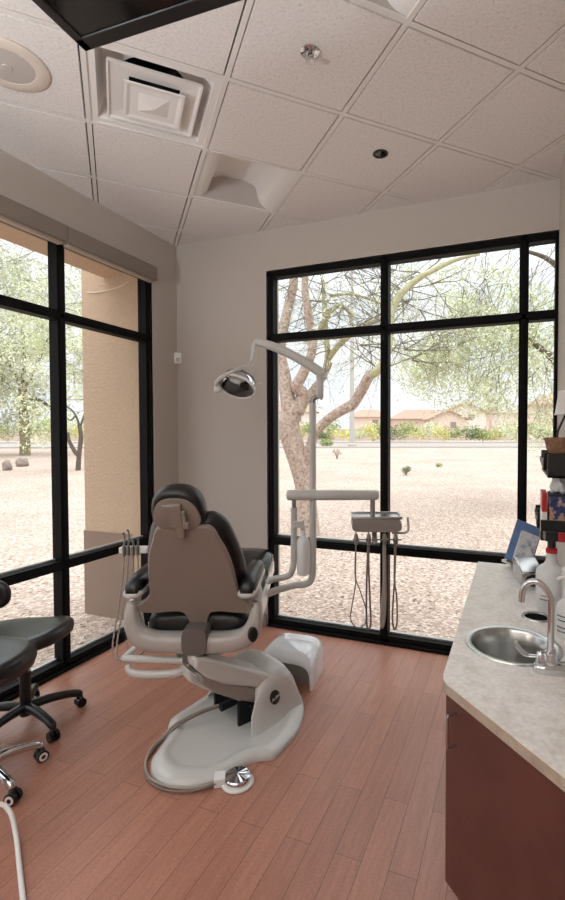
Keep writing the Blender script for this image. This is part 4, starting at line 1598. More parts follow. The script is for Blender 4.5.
# faucet
fo = Vector((2.942, -1.920, CZ))
fau = thing('faucet', 'chrome gooseneck faucet with wrist-blade lever beside the sink', 'faucet', fo)
sp = Vector((-0.9, 0.1, 0)).normalized()
pdir = Vector((0.98, 0.20, 0)).normalized()
mb = MB()
rr = []
for z, s_ in ((0.0, 1.0), (0.016, 1.0), (0.024, 0.93), (0.027, 0.8)):
    ring = []
    for k in range(32):
        a = 2 * math.pi * k / 32
        e = 3
        x = 0.073 * s_ * math.copysign(abs(math.cos(a)) ** (2 / e), math.cos(a))
        y = 0.026 * s_ * math.copysign(abs(math.sin(a)) ** (2 / e), math.sin(a))
        ring.append(fo + pdir * (x + 0.022) + Vector((-pdir.y, pdir.x, 0)) * y + Vector((0, 0, z)))
    rr.append(ring)
mb.loft(rr)
mb.build('deck_plate', M['chrome'], fau, world=True, angle=45)
mb = MB()
mb.tube([fo + Vector((0, 0, z)) + sp * d for z, d in ((0.02, 0), (0.10, 0), (0.21, 0), (0.232, 0.003), (0.258, 0.018), (0.274, 0.042), (0.264, 0.068), (0.240, 0.081), (0.205, 0.084))], 0.0098, 16)
mb.lathe([(0.02, 0.02), (0.02, 0.045), (0.017, 0.05), (0.017, 0.062), (0.0135, 0.066), (0.0095, 0.07)], fo, 24)
mb.build('spout', M['chrome'], fau, world=True)
for s_, up in ((-1, 0.0), (1, 0.0)):
    hb_ = fo + pdir * (0.022 + 0.05 * s_)
    mb = MB()
    mb.lathe([(0.017, 0.022), (0.017, 0.034), (0.014, 0.04), (0.014, 0.054), (0.010, 0.06), (0.001, 0.061)], hb_, 20)
    dv = (-pdir * 0.95 + Vector((-0.1, 0.35, 0))).normalized() if s_ < 0 else (pdir * 0.8 + Vector((0, -0.5, 0))).normalized()
    mb.tube([hb_ + Vector((0, 0, 0.048)), hb_ + dv * 0.03 + Vector((0, 0, 0.043)), hb_ + dv * 0.05 + Vector((0, 0, 0.046)), hb_ + dv * 0.068 + Vector((0, 0, 0.062)), hb_ + dv * 0.074 + Vector((0, 0, 0.078))], [0.007, 0.0075, 0.011, 0.012, 0.006], 12, squash=(0.6, 1.2))
    mb.build('lever', M['chrome'], fau, world=True)

# ---- things on the counter
# blue display stand with a booklet
fb = Vector((2.850, -0.715, CZ))
fx = Vector((0.932, 0.361, 0)).normalized()
fyv = Vector((-0.361, 0.932, 0))
t = thing('display_stand', 'leaning blue picture board standing at the far end of the counter', 'picture stand', fb)
tilt = 0.28
roll = R(-23)


def fpt(a, b, n_):
    """a along width, b up the board, n_ out of its face"""
    a2 = a * math.cos(roll) - b * math.sin(roll)
    b2 = a * math.sin(roll) + b * math.cos(roll)
    upv = Vector((0, 0, 0.96)) + fyv * 0.28
    return fb + fx * a2 + upv * b2 + (-fyv * 0.96 + Vector((0, 0, 0.28))) * n_


mb = MB()


def slab(mb, a0, a1, b0, b1, n0, n1):
    mb.add([fpt(a0, b0, n0), fpt(a1, b0, n0), fpt(a1, b1, n0), fpt(a0, b1, n0), fpt(a0, b0, n1), fpt(a1, b0, n1), fpt(a1, b1, n1), fpt(a0, b1, n1)],
           [(0, 1, 2, 3), (4, 7, 6, 5), (0, 4, 5, 1), (1, 5, 6, 2), (2, 6, 7, 3), (3, 7, 4, 0)])


slab(mb, -0.082, 0.062, 0.015, 0.255, 0.0, 0.006)
mb.build('board', M['board_blue'], t, world=True, smooth=False)
mb = MB()
slab(mb, -0.08, 0.058, 0.004, 0.018, -0.04, 0.035)
mb.tube([fpt(0, 0.16, 0), fb + fyv * 0.11 + Vector((0, 0, 0.003))], 0.006, 8, 1)
mb.build('foot', M['steel'], t, world=True)
t2 = thing('booklet', 'white printed booklet propped against the blue board', 'booklet', fb + Vector((0.02, -0.03, 0.02)))
mb = MB()
slab(mb, -0.045, 0.052, 0.018, 0.200, 0.008, 0.030)
mb.build('cover', M['paper'], t2, world=True, smooth=False)
mb = MB()
slab(mb, 0.052, 0.057, 0.020, 0.198, 0.009, 0.029)
mb.build('page_edge', M['book_edge'], t2, world=True, smooth=False)

# silver wedge dispenser
db = Vector((2.897, -0.96, CZ))
t = thing('tissue_dispenser', 'slanted silver dispenser box with a dark opening beside the white jug', 'dispenser', db, R(14))
mb = MB()
X2 = Matrix.Rotation(0, 3, 'Z')
prof = [(-0.085, 0.0), (0.085, 0.0), (0.085, 0.105), (0.05, 0.11), (-0.085, 0.068)]
w = 0.052
mb.loft([[Vector((w * s_, y, z)) for y, z in prof] for s_ in (-1, 1)])
mb.build('case', M['steel'], t, bevel=0.006)
mb = MB()
mb.prism([(x, z) for x, z in ((-0.036, 0.002), (0.046, 0.002), (0.046, 0.04), (0.036, 0.055), (0.0, 0.06), (-0.026, 0.05), (-0.036, 0.03))], 0.075, 0.0865)
mb.v = [Vector((p.x, -p.z, p.y)) for p in mb.v]
mb.build('opening', M['duct'], t, bevel=0.002)


def bottle(name, label, c, prof, m, cat='bottle'):
    t = thing(name, label, cat, c)
    mb = MB()
    mb.lathe(prof, c, 36)
    mb.build('body', m, t, world=True, angle=50)
    return t


c = Vector((2.978, -1.345, CZ))
t = bottle('spray_bottle', 'large white jug with a black and red spray trigger on the counter', c,
           [(0.001, 0), (0.050, 0), (0.058, 0.008), (0.060, 0.150), (0.057, 0.168), (0.046, 0.182), (0.030, 0.192), (0.023, 0.205), (0.019, 0.225), (0.019, 0.242), (0.001, 0.242)], M['bottle'])
mb = MB()
mb.lathe([(0.020, 0.240), (0.0225, 0.240), (0.0225, 0.258), (0.014, 0.262), (0.001, 0.262)], c, 24)
mb.build('collar', M['red'], t, world=True)
mb = MB()
mb.cyl(c + Vector((0, 0, 0.258)), c + Vector((0, 0, 0.300)), 0.013, n=14)
mb.box(c + Vector((-0.004, 0.0, 0.308)), (0.05, 0.05, 0.034), rz=R(10))
mb.tube([c + Vector((-0.006, 0.03, 0.300)), c + Vector((-0.008, 0.045, 0.275)), c + Vector((-0.008, 0.04, 0.252))], 0.006, 8)
mb.build('trigger', M['black_plastic'], t, world=True, bevel=0.005)
mb = MB()
mb.box(c + Vector((0.036, -0.006, 0.308)), (0.03, 0.034, 0.036), rz=R(10))
mb.build('nozzle', M['red'], t, world=True, bevel=0.005)
mb = MB()
for z, w_ in ((0.13, 0.5), (0.115, 0.35), (0.09, 0.42), (0.07, 0.3), (0.055, 0.42)):
    rings = []
    for k in range(9):
        a = R(-120) + w_ * (k / 8 - 0.5) * 1.6
        rings.append([c + Vector((r_ * math.cos(a), r_ * math.sin(a), z + dz)) for r_, dz in ((0.0583, -0.003), (0.0588, -0.003), (0.0588, 0.003), (0.0583, 0.003))])
    mb.loft(rings)
mb.build('label_lines', M['label_grey'], t, world=True)

c = Vector((3.022, -1.62, CZ))
t = bottle('pump_bottle', 'white pump soap bottle at the wall beside the faucet', c,
           [(0.001, 0), (0.040, 0), (0.045, 0.007), (0.046, 0.10), (0.040, 0.122), (0.022, 0.140), (0.017, 0.15), (0.017, 0.165), (0.001, 0.165)], M['bottle'])
mb = MB()
mb.lathe([(0.018, 0.158), (0.019, 0.158), (0.019, 0.178), (0.008, 0.182), (0.006, 0.215), (0.001, 0.215)], c, 20)
mb.tube([c + Vector((0, 0, 0.213)), c + Vector((-0.02, 0.0, 0.216)), c + Vector((-0.042, -0.003, 0.208))], [0.009, 0.008, 0.005], 10)
mb.build('pump', M['white'], t, world=True)
mb = MB()
for z, w_ in ((0.085, 0.5), (0.07, 0.4), (0.045, 0.5), (0.03, 0.45)):
    rings = []
    for k in range(9):
        a = R(-130) + w_ * (k / 8 - 0.5) * 1.8
        rings.append([c + Vector((r_ * math.cos(a), r_ * math.sin(a), z + dz)) for r_, dz in ((0.0461, -0.0025), (0.0468, -0.0025), (0.0468, 0.0025), (0.0461, 0.0025))])
    mb.loft(rings)
mb.build('label_lines', M['label_grey'], t, world=True)
c = Vector((3.047, -1.49, CZ))
t = bottle('wipes_canister', 'white canister behind the pump bottle against the right wall', c,
           [(0.001, 0), (0.036, 0), (0.039, 0.005), (0.039, 0.19), (0.041, 0.192), (0.041, 0.215), (0.03, 0.224), (0.001, 0.226)], M['white'], 'canister')

# ---- black wall shelves on the right wall with their contents
def wall_shelf(z0, z1, label, xl=2.965):
    t = thing('wall_shelf', label, 'shelf', (3.085, -1.0, z0), 0, 'black wall shelves')
    mb = MB()
    mb.span((xl, -1.25, z0), (3.088, -0.72, z0 + 0.012))
    mb.span((3.078, -1.25, z0), (3.088, -0.72, z1))
    mb.span((xl, -1.25, z0), (3.088, -1.238, z1))
    mb.build('tray_body', M['black_plastic'], t, world=True, bevel=0.003)
    for k in range(3):
        y = -1.04 + 0.12 * k
        mb = MB()
        zz = z0 + 0.018 + 0.012 * k
        mb.span((xl - 0.006, y - 0.006, zz), (3.08, y + 0.006, z1 + 0.003 * k))
        mb.span((xl - 0.008, y - 0.006, zz), (xl + 0.004, y + 0.11, z1 - 0.03))
        mb.build('divider', M['black_plastic'], t, world=True, bevel=0.003)
    return t


wall_shelf(1.412, 1.515, 'upper black wall shelf carrying the wicker basket')
wall_shelf(1.138, 1.228, 'lower black wall shelf carrying boxes and tissues', 2.940)
# lid so things can stand on the upper tier
c = Vector((3.02, -1.19, 1.517))
t = thing('wicker_basket', 'small brown wicker basket on the upper black shelf', 'basket', c)
mb = MB()
mb.lathe([(0.001, 0.0), (0.045, 0.0), (0.058, 0.02), (0.066, 0.062), (0.060, 0.064), (0.054, 0.03), (0.04, 0.008), (0.001, 0.008)], c, 28)
mb.build('bowl', M['wicker'], t, world=True)
mb = MB()
mb.lathe([(0.060, 0.058), (0.070, 0.058), (0.071, 0.070), (0.060, 0.070)], c, 28, cap=False)
mb.build('rim', M['wicker'], t, world=True)
t = thing('desk_lamp', 'small white shade lamp with a thin black arm beside the wicker basket', 'lamp', (3.03, -1.05, 1.518))
mb = MB()
mb.lathe([(0.001, 0), (0.045, 0), (0.045, 0.012), (0.012, 0.018), (0.001, 0.018)], (3.035, -1.05, 1.518), 24)
mb.tube([(3.035, -1.05, 1.53), (3.015, -1.06, 1.60), (3.05, -1.07, 1.70), (3.05, -1.08, 1.74)], 0.005, 8)
mb.build('stand', M['black_plastic'], t, world=True)
mb = MB()
mb.lathe([(0.045, 1.69), (0.040, 1.70), (0.026, 1.80), (0.022, 1.80), (0.036, 1.70)], (3.043, -1.08, 0), 28, cap=False)
mb.build('lamp_shade', M['white'], t, world=True)

t = thing('picture_box', 'dark blue colourfully printed box on the lower black shelf', 'box', (3.03, -1.16, 1.15))
mb = MB()
mb.span((2.974, -1.233, 1.151), (3.07, -1.10, 1.338))
mb.build('carton', M['game_art'], t, world=True, bevel=0.002)
mb = MB()
mb.span((2.9735, -1.2345, 1.33), (3.0705, -1.0995, 1.3405))
mb.build('lid', mat('navy_card', rgb(28, 30, 48), 0.5), t, world=True, bevel=0.001)
t = thing('red_carton', 'slim red and white carton beside the printed box on the lower shelf', 'carton', (2.95, -1.1, 1.24))
mb = MB()
mb.span((2.945, -1.236, 1.262), (2.966, -1.08, 1.345))
mb.build('sleeve', M['red'], t, world=True, bevel=0.001)
mb = MB()
mb.span((2.945, -1.236, 1.1505), (2.966, -1.08, 1.262))
mb.build('base_panel', M['white'], t, world=True, bevel=0.001)
c = Vector((3.02, -1.165, 1.3405))
t = thing('tissue_box', 'white tissues bunched up on top of the printed box', 'tissues', c)
mb = MB()
rings = []
for z, r_ in ((0.0, 0.03), (0.02, 0.038), (0.045, 0.034), (0.065, 0.022), (0.078, 0.01)):
    rings.append([c + Vector((r_ * (1 + 0.28 * math.sin(5 * a + z * 60)) * math.cos(a), r_ * (1 + 0.28 * math.sin(5 * a + z * 60)) * math.sin(a) * 1.2, z + 0.008 * math.sin(3 * a + 1))) for a in [2 * math.pi * k / 40 for k in range(40)]])
mb.loft(rings)
mb.build('tissue', M['tissue'], t, world=True, angle=60)

# ================================================================== OUTSIDE
# ground: level by the building, rising gently with distance
def gz(d):
    return -0.10 + max(0.0, d - 9.0) * 0.0165


def gpos(u, v, dmax=200):
    """where the ray through a pixel meets the ground"""
    lo, hi = 2.0, dmax
    r0 = FWD + RGT * ((u - CX) / FPX) - UPV * ((v - CY) / FPX)
    for _ in range(60):
        mid = (lo + hi) / 2
        p = CAM + r0 * mid
        dd = (p - CAM).dot(FH)
        if p.z > gz(dd): lo = mid
        else: hi = mid
    return CAM + r0 * lo


mb = MB()
ds = [-12, -4, 0, 3, 6, 9, 12, 16, 20, 26, 34, 44]
for side in (0,):
    nx = 24
    vs, fs = [], []
    for a, d in enumerate(ds):
        for k in range(nx + 1):
            s_ = -90 + 180 * k / nx
            p = CAM + FH * d + RGT * s_
            vs.append(Vector((p.x, p.y, gz(d))))
    for a in range(len(ds) - 1):
        for k in range(nx):
            fs.append((a * (nx + 1) + k, a * (nx + 1) + k + 1, (a + 1) * (nx + 1) + k + 1, (a + 1) * (nx + 1) + k))
    mb.add(vs, fs)
struct(mb.build('ground', M['gravel'], smooth=False))


def strip(name, d0, d1, m, dz=0.0, w=140, h=None):
    mb = MB()
    vs = []
    for d in (d0, d1):
        for s_ in (-w, w):
            p = CAM + FH * d + RGT * s_
            vs.append(Vector((p.x, p.y, gz(d) + dz)))
    if h:
        mb.loft([[vs[0], vs[2], vs[3], vs[1]], [v + Vector((0, 0, h)) for v in (vs[0], vs[2], vs[3], vs[1])]])
    else:
        mb.add(vs, [(0, 1, 3, 2)])
    return struct(mb.build(name, m, smooth=False))


strip('kerb', 43.8, 44.3, M['kerb'], 0.0, h=0.15)
strip('road', 44.0, 58, M['road'], 0.01)
strip('kerb.001', 58, 58.6, M['kerb'], 0.0, h=0.15)
strip('ground_far', 58.3, 180, M['gravel'], 0.0)

# stucco pier and porch beam outside the left window
mb = MB()
mb.span((-0.99, -0.13, 0.70), (-0.225, 0.42, 3.9))
struct(mb.build('exterior_pillar', M['stucco'], smooth=False))
mb = MB()
mb.span((-1.0, -0.14, -0.25), (-0.225, 0.43, 0.70))
struct(mb.build('exterior_pillar_base', M['stucco_low'], smooth=False))
mb = MB()
mb.span((-0.711, -7.0, 3.048), (-0.45, -0.12, 3.45))
struct(mb.build('exterior_beam', M['stucco'], smooth=False))
mb = MB()
mb.span((-0.46, -7.0, 3.26), (-0.215, -0.12, 3.36))
struct(mb.build('exterior_soffit', M['stucco'], smooth=False))
t = thing('wall_cable', 'thin pale cable looping across the stucco pier outside', 'cable', (-0.6, -0.14, 2.93))
mb = MB()
mb.tube([(-0.91, -0.137, 2.935), (-0.80, -0.137, 2.925), (-0.65, -0.137, 2.928), (-0.50, -0.137, 2.95), (-0.40, -0.137, 2.985), (-0.33, -0.137, 3.04), (-0.30, -0.137, 3.20)], 0.006, 8)
mb.build('cable_run', M['cable'], t, world=True)


# stucco reveal where the pier meets the window frame
mb = MB()
mb.span((-0.235, -0.321, -0.25), (-0.1305, -0.311, 3.0))
struct(mb.build('exterior_trim', M['stucco'], smooth=False))

# ---- trees
def leaf_cloud(mb, c, r, n, size, rng, squash=(1, 1, 1), droop=0.0):
    for _ in range(n):
        while True:
            p = Vector((rng.uniform(-1, 1), rng.uniform(-1, 1), rng.uniform(-1, 1)))
            if p.length <= 1: break
        p = Vector((p.x * squash[0], p.y * squash[1], p.z * squash[2])) * r + Vector(c)
        s_ = size * rng.uniform(0.6, 1.4)
        a = Vector((rng.uniform(-1, 1), rng.uniform(-1, 1), rng.uniform(-1, 1) - droop)).normalized()
        b = a.orthogonal().normalized()
        q = Matrix.Rotation(rng.uniform(0, 6.28), 3, a)
        b = q @ b
        mb.add([p - a * s_, p + b * s_ * 0.3, p + a * s_, p - b * s_ * 0.3], [(0, 1, 2, 3)])


def twigs(mb, lf, p, d, length, r, depth, rng, leaf_n=0, leaf_s=0.05, spread=0.7, droop=0.0, sides=4, leaf_r=0.25):
    pts = [p]
    cur = p.copy()
    dd = d.copy()
    k = 4
    for s_ in range(k):
        dd = (dd + Vector((rng.uniform(-1, 1), rng.uniform(-1, 1), rng.uniform(-1, 1) - droop)) * 0.22).normalized()
        cur = cur + dd * (length / k)
        pts.append(cur.copy())
    mb.tube(pts, [r, r * 0.45], sides, 1, cap=False)
    if depth <= 0 or (leaf_n and depth == 1 and rng.random() < 0.5):
        if leaf_n:
            leaf_cloud(lf, cur, leaf_r, leaf_n, leaf_s, rng, (1, 1, 0.7), droop)
    if depth <= 0:
        return
    nb = rng.choice((2, 3, 3))
    for b in range(nb):
        q = pts[rng.choice((2, 3, 4))]
        nd = (dd + Vector((rng.uniform(-1, 1), rng.uniform(-1, 1), rng.uniform(-1, 1))) * spread).normalized()
        twigs(mb, lf, q, nd, length * rng.uniform(0.55, 0.85), r * 0.55, depth - 1, rng, leaf_n, leaf_s, spread, droop, sides, leaf_r)


def limb(mb, px, rr, D):
    """a limb given by picture positions and depths; rr are radii in metres"""
    P = [at(u, v, D + dd) for u, v, dd in px]
    mb.tube(P, rr, 12, 5)
    return P


# the forked tree close outside the back window
D1 = 8.2
base_p = gpos(301, 533)
tr = thing('forked_tree', 'forked mesquite tree with a pale speckled trunk close outside the back window', 'tree', base_p)
mb = MB()
limb(mb, [(309, 545, 0), (307, 512, 0), (304, 482, 0), (298, 460, 0), (292, 440, 0), (289, 424, 0), (292, 412, 0), (297, 402, 0)], [0.21, 0.18, 0.17, 0.175, 0.185, 0.18, 0.16, 0.12], D1)
limb(mb, [(290, 420, 0), (288, 400, 0), (284, 375, 0.1), (280, 352, 0.2), (283, 330, 0.2), (289, 305, 0.3), (294, 280, 0.3), (292, 250, 0.3), (290, 200, 0.4)], [0.15, 0.13, 0.115, 0.10, 0.09, 0.085, 0.08, 0.07, 0.05], D1)
limb(mb, [(296, 412, 0), (303, 396, 0), (297, 386, -0.1), (304, 372, -0.1), (312, 352, -0.2), (312, 335, -0.2), (308, 310, -0.3), (305, 285, -0.3), (308, 250, -0.4)], [0.14, 0.12, 0.10, 0.09, 0.075, 0.07, 0.068, 0.06, 0.04], D1)
limb(mb, [(297, 408, 0), (310, 395, 0.2), (322, 378, 0.3), (330, 362, 0.3)], [0.11, 0.085, 0.07, 0.055], D1)
limb(mb, [(303, 470, 0), (309, 450, -0.1), (316, 432, -0.2), (330, 418, -0.3), (346, 408, -0.4), (353, 404, -0.4), (362, 390, -0.5), (368, 378, -0.6), (374, 372, -0.6)], [0.10, 0.085, 0.08, 0.08, 0.085, 0.09, 0.085, 0.085, 0.07], D1)
trunk = mb.build('trunk', M['bark'], tr, world=True, angle=80)
mb = MB()
limb(mb, [(281, 352, 0.2), (274, 335, 0.2), (268, 318, 0.2)], [0.07, 0.055, 0.04], D1)
limb(mb, [(325, 372, 0.3), (328, 355, 0.3), (326, 335, 0.3), (325, 310, 0.3), (323, 280, 0.3)], [0.06, 0.055, 0.05, 0.045, 0.03], D1)
limb(mb, [(328, 360, 0.3), (338, 346, 0.1), (352, 334, 0.0), (366, 325, 0.0), (384, 318, -.1)], [0.055, 0.055, 0.05, 0.045, 0.035], D1)
limb(mb, [(320, 330, 0.3), (330, 312, 0.2), (340, 306, 0.2), (349, 312, 0.2), (351, 322, 0.2)], [0.05, 0.05, 0.04, 0.03, 0.02], D1)
limb(mb, [(370, 376, -.6), (380, 368, -.7), (388, 350, -.7), (391, 330, -.7), (391, 316, -.7), (397, 300, -.7), (405, 290, -.7), (421, 277, -.7), (438, 268, -.7), (456, 260, -.7), (480, 254, -.8)], [0.075, 0.07, 0.055, 0.05, 0.058, 0.06, 0.055, 0.05, 0.042, 0.032, 0.02], D1)
limb(mb, [(330, 296, .2), (350, 294, .2), (372, 300, .2), (384, 305, .2)], [0.03, 0.025, 0.02, 0.015], D1)
mb.build('green_limb', M['bark_olive'], tr, world=True, angle=80)
rng = random.Random(11)
tw = MB()
lf = MB()
for u, v, dd in ((272, 320, .2), (292, 285, .3), (283, 330, .2), (308, 300, -.3), (323, 285, .3), (326, 320, .3), (342, 304, .2), (352, 332, 0), (366, 324, 0), (384, 318, -.1), (318, 268, 0), (300, 262, 0), (345, 275, .2), (370, 290, .2),
                 (380, 370, -.6), (392, 350, -.7), (392, 325, -.7), (402, 290, -.7), (418, 272, -.7), (438, 262, -.7), (410, 300, -.3), (396, 270, -.2), (330, 350, .2), (360, 345, 0), (400, 330, -.6), (405, 350, -.4), (412, 360, -.3), (420, 310, -.5), (430, 285, -.5), (300, 275, 0), (330, 262, 0), (352, 262, 0), (372, 268, 0)):
    for q in range(3):
        d = (RGT * rng.uniform(-1, 1) + Vector((0, 0, 1)) * rng.uniform(-0.7, 0.7) + FH * rng.uniform(-0.4, 0.4)).normalized()
        twigs(tw, lf, at(u, v, D1 + dd), d, rng.uniform(0.5, 0.9), 0.011, 3, rng, 2, 0.03, spread=0.8, leaf_r=0.2)
tw.build('twigs', M['twig'], tr, world=True, smooth=False)
lf.build('foliage', M['leaf_pale'], tr, world=True, smooth=False)

# the leafy palo verde to the right, reaching across the right-hand panes
D2 = 11.0
b2 = at(600, 470, D2)
b2.z = gz((b2 - CAM).dot(FH))
tr = thing('leafy_tree', 'pale green feathery tree hanging over the right-hand panes of the back window', 'tree', b2)
mb = MB()
limb(mb, [(600, 505, 0), (598, 470, 0), (590, 430, 0), (572, 385, 0), (556, 362, 0), (540, 348, 0), (522, 335, 0), (500, 322, 0)], [0.17, 0.16, 0.15, 0.12, 0.09, 0.07, 0.05, 0.03], D2)
limb(mb, [(590, 430, 0), (592, 360, 0.3), (580, 300, 0.3), (552, 262, 0.3), (520, 250, 0.3)], [0.13, 0.11, 0.09, 0.06, 0.03], D2)
limb(mb, [(592, 380, 0), (620, 320, 0), (650, 260, 0)], [0.1, 0.08, 0.05], D2)
mb.build('trunk', M['bark_dark'], tr, world=True, angle=80)
tw, lf = MB(), MB()
rng = random.Random(5)
spots = []
for _ in range(165):
    u, v = rng.uniform(425, 582), rng.uniform(238, 374)
    spots.append((u, v, rng.uniform(-1.0, 1.0)))
for u, v, dd in spots:
    if v > 325 + (u - 436) * 0.7: continue
    if u < 470 and v < 300 and rng.random() < 0.4: continue
    d = (RGT * rng.uniform(-1.0, 0.1) - Vector((0, 0, 1)) * rng.uniform(0.1, 0.7)).normalized()
    twigs(tw, lf, at(u, v, D2 + dd), d, rng.uniform(0.6, 1.0), 0.009, 2, rng, 15, 0.05, 0.5, 0.35, leaf_r=0.32)
tw.build('twigs', M['twig'], tr, world=True, smooth=False)
fo_ = lf.build('foliage', M['leaf_pale'], tr, world=True, smooth=False)

# the big tree seen through the left window
D3 = 21.0
b3 = gpos(25, 455)
D3 = (b3 - CAM).dot(FWD)
tr = thing('window_tree', 'broad grey-green tree with a thick post-like trunk outside the left window', 'tree', b3)
mb = MB()
limb(mb, [(25, 458, 0), (25, 440, 0), (24, 420, 0), (24, 400, 0), (22, 385, 0)], [v * D3 for v in (0.0105, 0.0095, 0.0092, 0.0092, 0.008)], D3)
mb.build('trunk', M['bark_post'], tr, world=True, angle=80)
mb = MB()
for pth in ([(23, 390, 0), (10, 365, 0.5), (-10, 335, 1)], [(23, 390, 0), (38, 362, -0.5), (52, 330, -1)], [(23, 388, 0), (24, 350, 0), (20, 300, 0.5)], [(24, 400, 0), (40, 400, 0), (52, 410, 0), (60, 425, 0)]):
    limb(mb, pth, [v * D3 for v in (0.005, 0.0032, 0.0016)], D3)
mb.build('limb', M['bark_dark'], tr, world=True, angle=80)
tw, lf = MB(), MB()
rng = random.Random(3)
k3 = D3 / 21.0
for _ in range(150):
    u, v = rng.uniform(-60, 78), rng.uniform(225, 402)
    if v > 380 and 8 < u < 40 and rng.random() < 0.95: continue
    d = (RGT * rng.uniform(-1, 1) - Vector((0, 0, 1)) * rng.uniform(-0.2, 0.8)).normalized()
    ln = 34 if v > 300 else 15
    twigs(tw, lf, at(u, v, D3 + rng.uniform(-2, 2)), d, rng.uniform(1.0, 1.7) * k3, 0.014 * k3, 2, rng, ln, 0.085 * k3, 0.6, 0.3, leaf_r=0.5 * k3)
tw.build('twigs', M['twig'], tr, world=True, smooth=False)
lf.build('foliage', M['leaf_grey'], tr, world=True, smooth=False)

# small dark tree by the pier
b4 = gpos(79, 470)
D4 = (b4 - CAM).dot(FWD)
tr = thing('small_tree', 'small dark-stemmed tree with arching branches beside the stucco pier', 'tree', b4)
mb = MB()
limb(mb, [(78, 471, 0), (79, 455, 0), (81, 436, 0), (79, 424, 0)], [v * D4 * 0.62 for v in (0.00867, 0.00733, 0.00733, 0.00600)], D4)
limb(mb, [(78, 455, 0), (74, 450, 0), (69, 440, 0), (68, 432, 0)], [v * D4 * 0.62 for v in (0.00667, 0.00667, 0.00533, 0.00400)], D4)
limb(mb, [(80, 428, 0), (77, 418, 0), (72, 410, 0), (64, 405, 0), (56, 402, 0)], [v * D4 * 0.62 for v in (0.00467, 0.00333, 0.00300, 0.00233, 0.00133)], D4)
limb(mb, [(80, 428, 0), (84, 415, 0), (88, 405, 0)], [v * D4 * 0.62 for v in (0.00400, 0.00300, 0.00200)], D4)
limb(mb, [(76, 415, 0), (70, 420, 0), (66, 415, 0)], [v * D4 * 0.62 for v in (0.00267, 0.00200, 0.00133)], D4)
mb.build('trunk', M['bark_dark'], tr, world=True, angle=80)
tw, lf = MB(), MB()
rng = random.Random(8)
for _ in range(26):
    u, v = rng.uniform(60, 100), rng.uniform(300, 410)
    d = (RGT * rng.uniform(-1, 1) + Vector((0, 0, 1)) * rng.uniform(-0.6, 0.6)).normalized()
    twigs(tw, lf, at(u, v, D4 + rng.uniform(-1, 1)), d, rng.uniform(0.8, 1.3) * D4 / 18, 0.012 * D4 / 18, 2, rng, 22, 0.07 * D4 / 18, 0.7, 0.1, leaf_r=0.4 * D4 / 18)
tw.build('twigs', M['twig'], tr, world=True, smooth=False)
lf.build('foliage', M['leaf_pale'], tr, world=True, smooth=False)


# rocks
def rock(u, v, r, sc, label, seed):
    p = gpos(u, v)
    t = tag(bpy.data.objects.new('boulder', None), None)
    bpy.data.objects.remove(t)
    mb = MB()
    ellipsoid(mb, (0, 0, 0), (r * sc[0], r * sc[1], r * sc[2]), 22, 14)
    for q in mb.v:
        q += q.normalized() * (noise.noise(q * (2.2 / r) + Vector((seed, 0, 0))) * r * 0.25)
    o = mb.build('boulder', M['rock'], None, angle=60)
    o.location = p + Vector((0, 0, r * sc[2] * 0.6))
    o.rotation_euler = (0, 0, seed)
    tag(o, label, 'rock', 'rocks outside the left window')


rock(7, 470, 0.25, (0.75, 0.75, 1.15), 'upright grey boulder at the left edge of the left window', 1.0)
rock(22, 466, 0.30, (0.95, 0.9, 0.9), 'round grey boulder in front of the post-like trunk', 2.4)


# shrubs
def shrub(name, u, v, r, h, m, label, n=260, ls=0.05, group=None, seed=1, D=None, kind=None, stems=True):
    p = gpos(u, v) if D is None else CAM + FH * D + RGT * ((u - CX) / FPX * D)
    if D is not None:
        p.z = gz(D)
    rng = random.Random(seed)
    t = thing(name, label, 'shrub', p, 0, group, kind)
    lf = MB()
    for k in range(7):
        a = rng.uniform(0, 6.28)
        c = p + Vector((math.cos(a) * r * 0.45, math.sin(a) * r * 0.45, h * rng.uniform(0.35, 0.7)))
        leaf_cloud(lf, c, r * 0.55, n // 7, ls, rng, (1, 1, h / r * 0.6))
    lf.build('foliage', m, t, world=True, smooth=False)
    if stems:
        mb = MB()
        for k in range(6):
            a = k * 1.05
            mb.tube([p + Vector((0, 0, -0.02)), p + Vector((math.cos(a) * r * 0.3, math.sin(a) * r * 0.3, h * 0.4)), p + Vector((math.cos(a) * r * 0.6, math.sin(a) * r * 0.6, h * 0.8))], [0.02 * h + 0.004, 0.005], 5, 2)
        mb.build('stem', M['twig'], t, world=True)
    return t


shrub('desert_shrub', 406, 475, 0.22, 0.36, M['leaf_dark'], 'small dark round shrub on the gravel, nearer the middle mullion', 420, 0.035, seed=2)
shrub('desert_shrub', 438, 467, 0.24, 0.20, M['leaf_green'], 'low flat green shrub on the gravel, right of the dark round shrub', 300, 0.035, seed=3)
shrub('round_bush', 327, 447, 0.75, 0.85, M['leaf_green'], 'round bright green bush behind the forked trunk', 900, 0.08, seed=4)
shrub('dry_shrub', 337, 459, 0.35, 0.75, M['bark_post'], 'thin dry shrub on the gravel beside the round bush', 90, 0.05, seed=5)
shrub('round_bush', 5, 432, 1.6, 1.7, M['leaf_dark'], 'dark bush at the far left behind the boulders', 900, 0.16, seed=6)

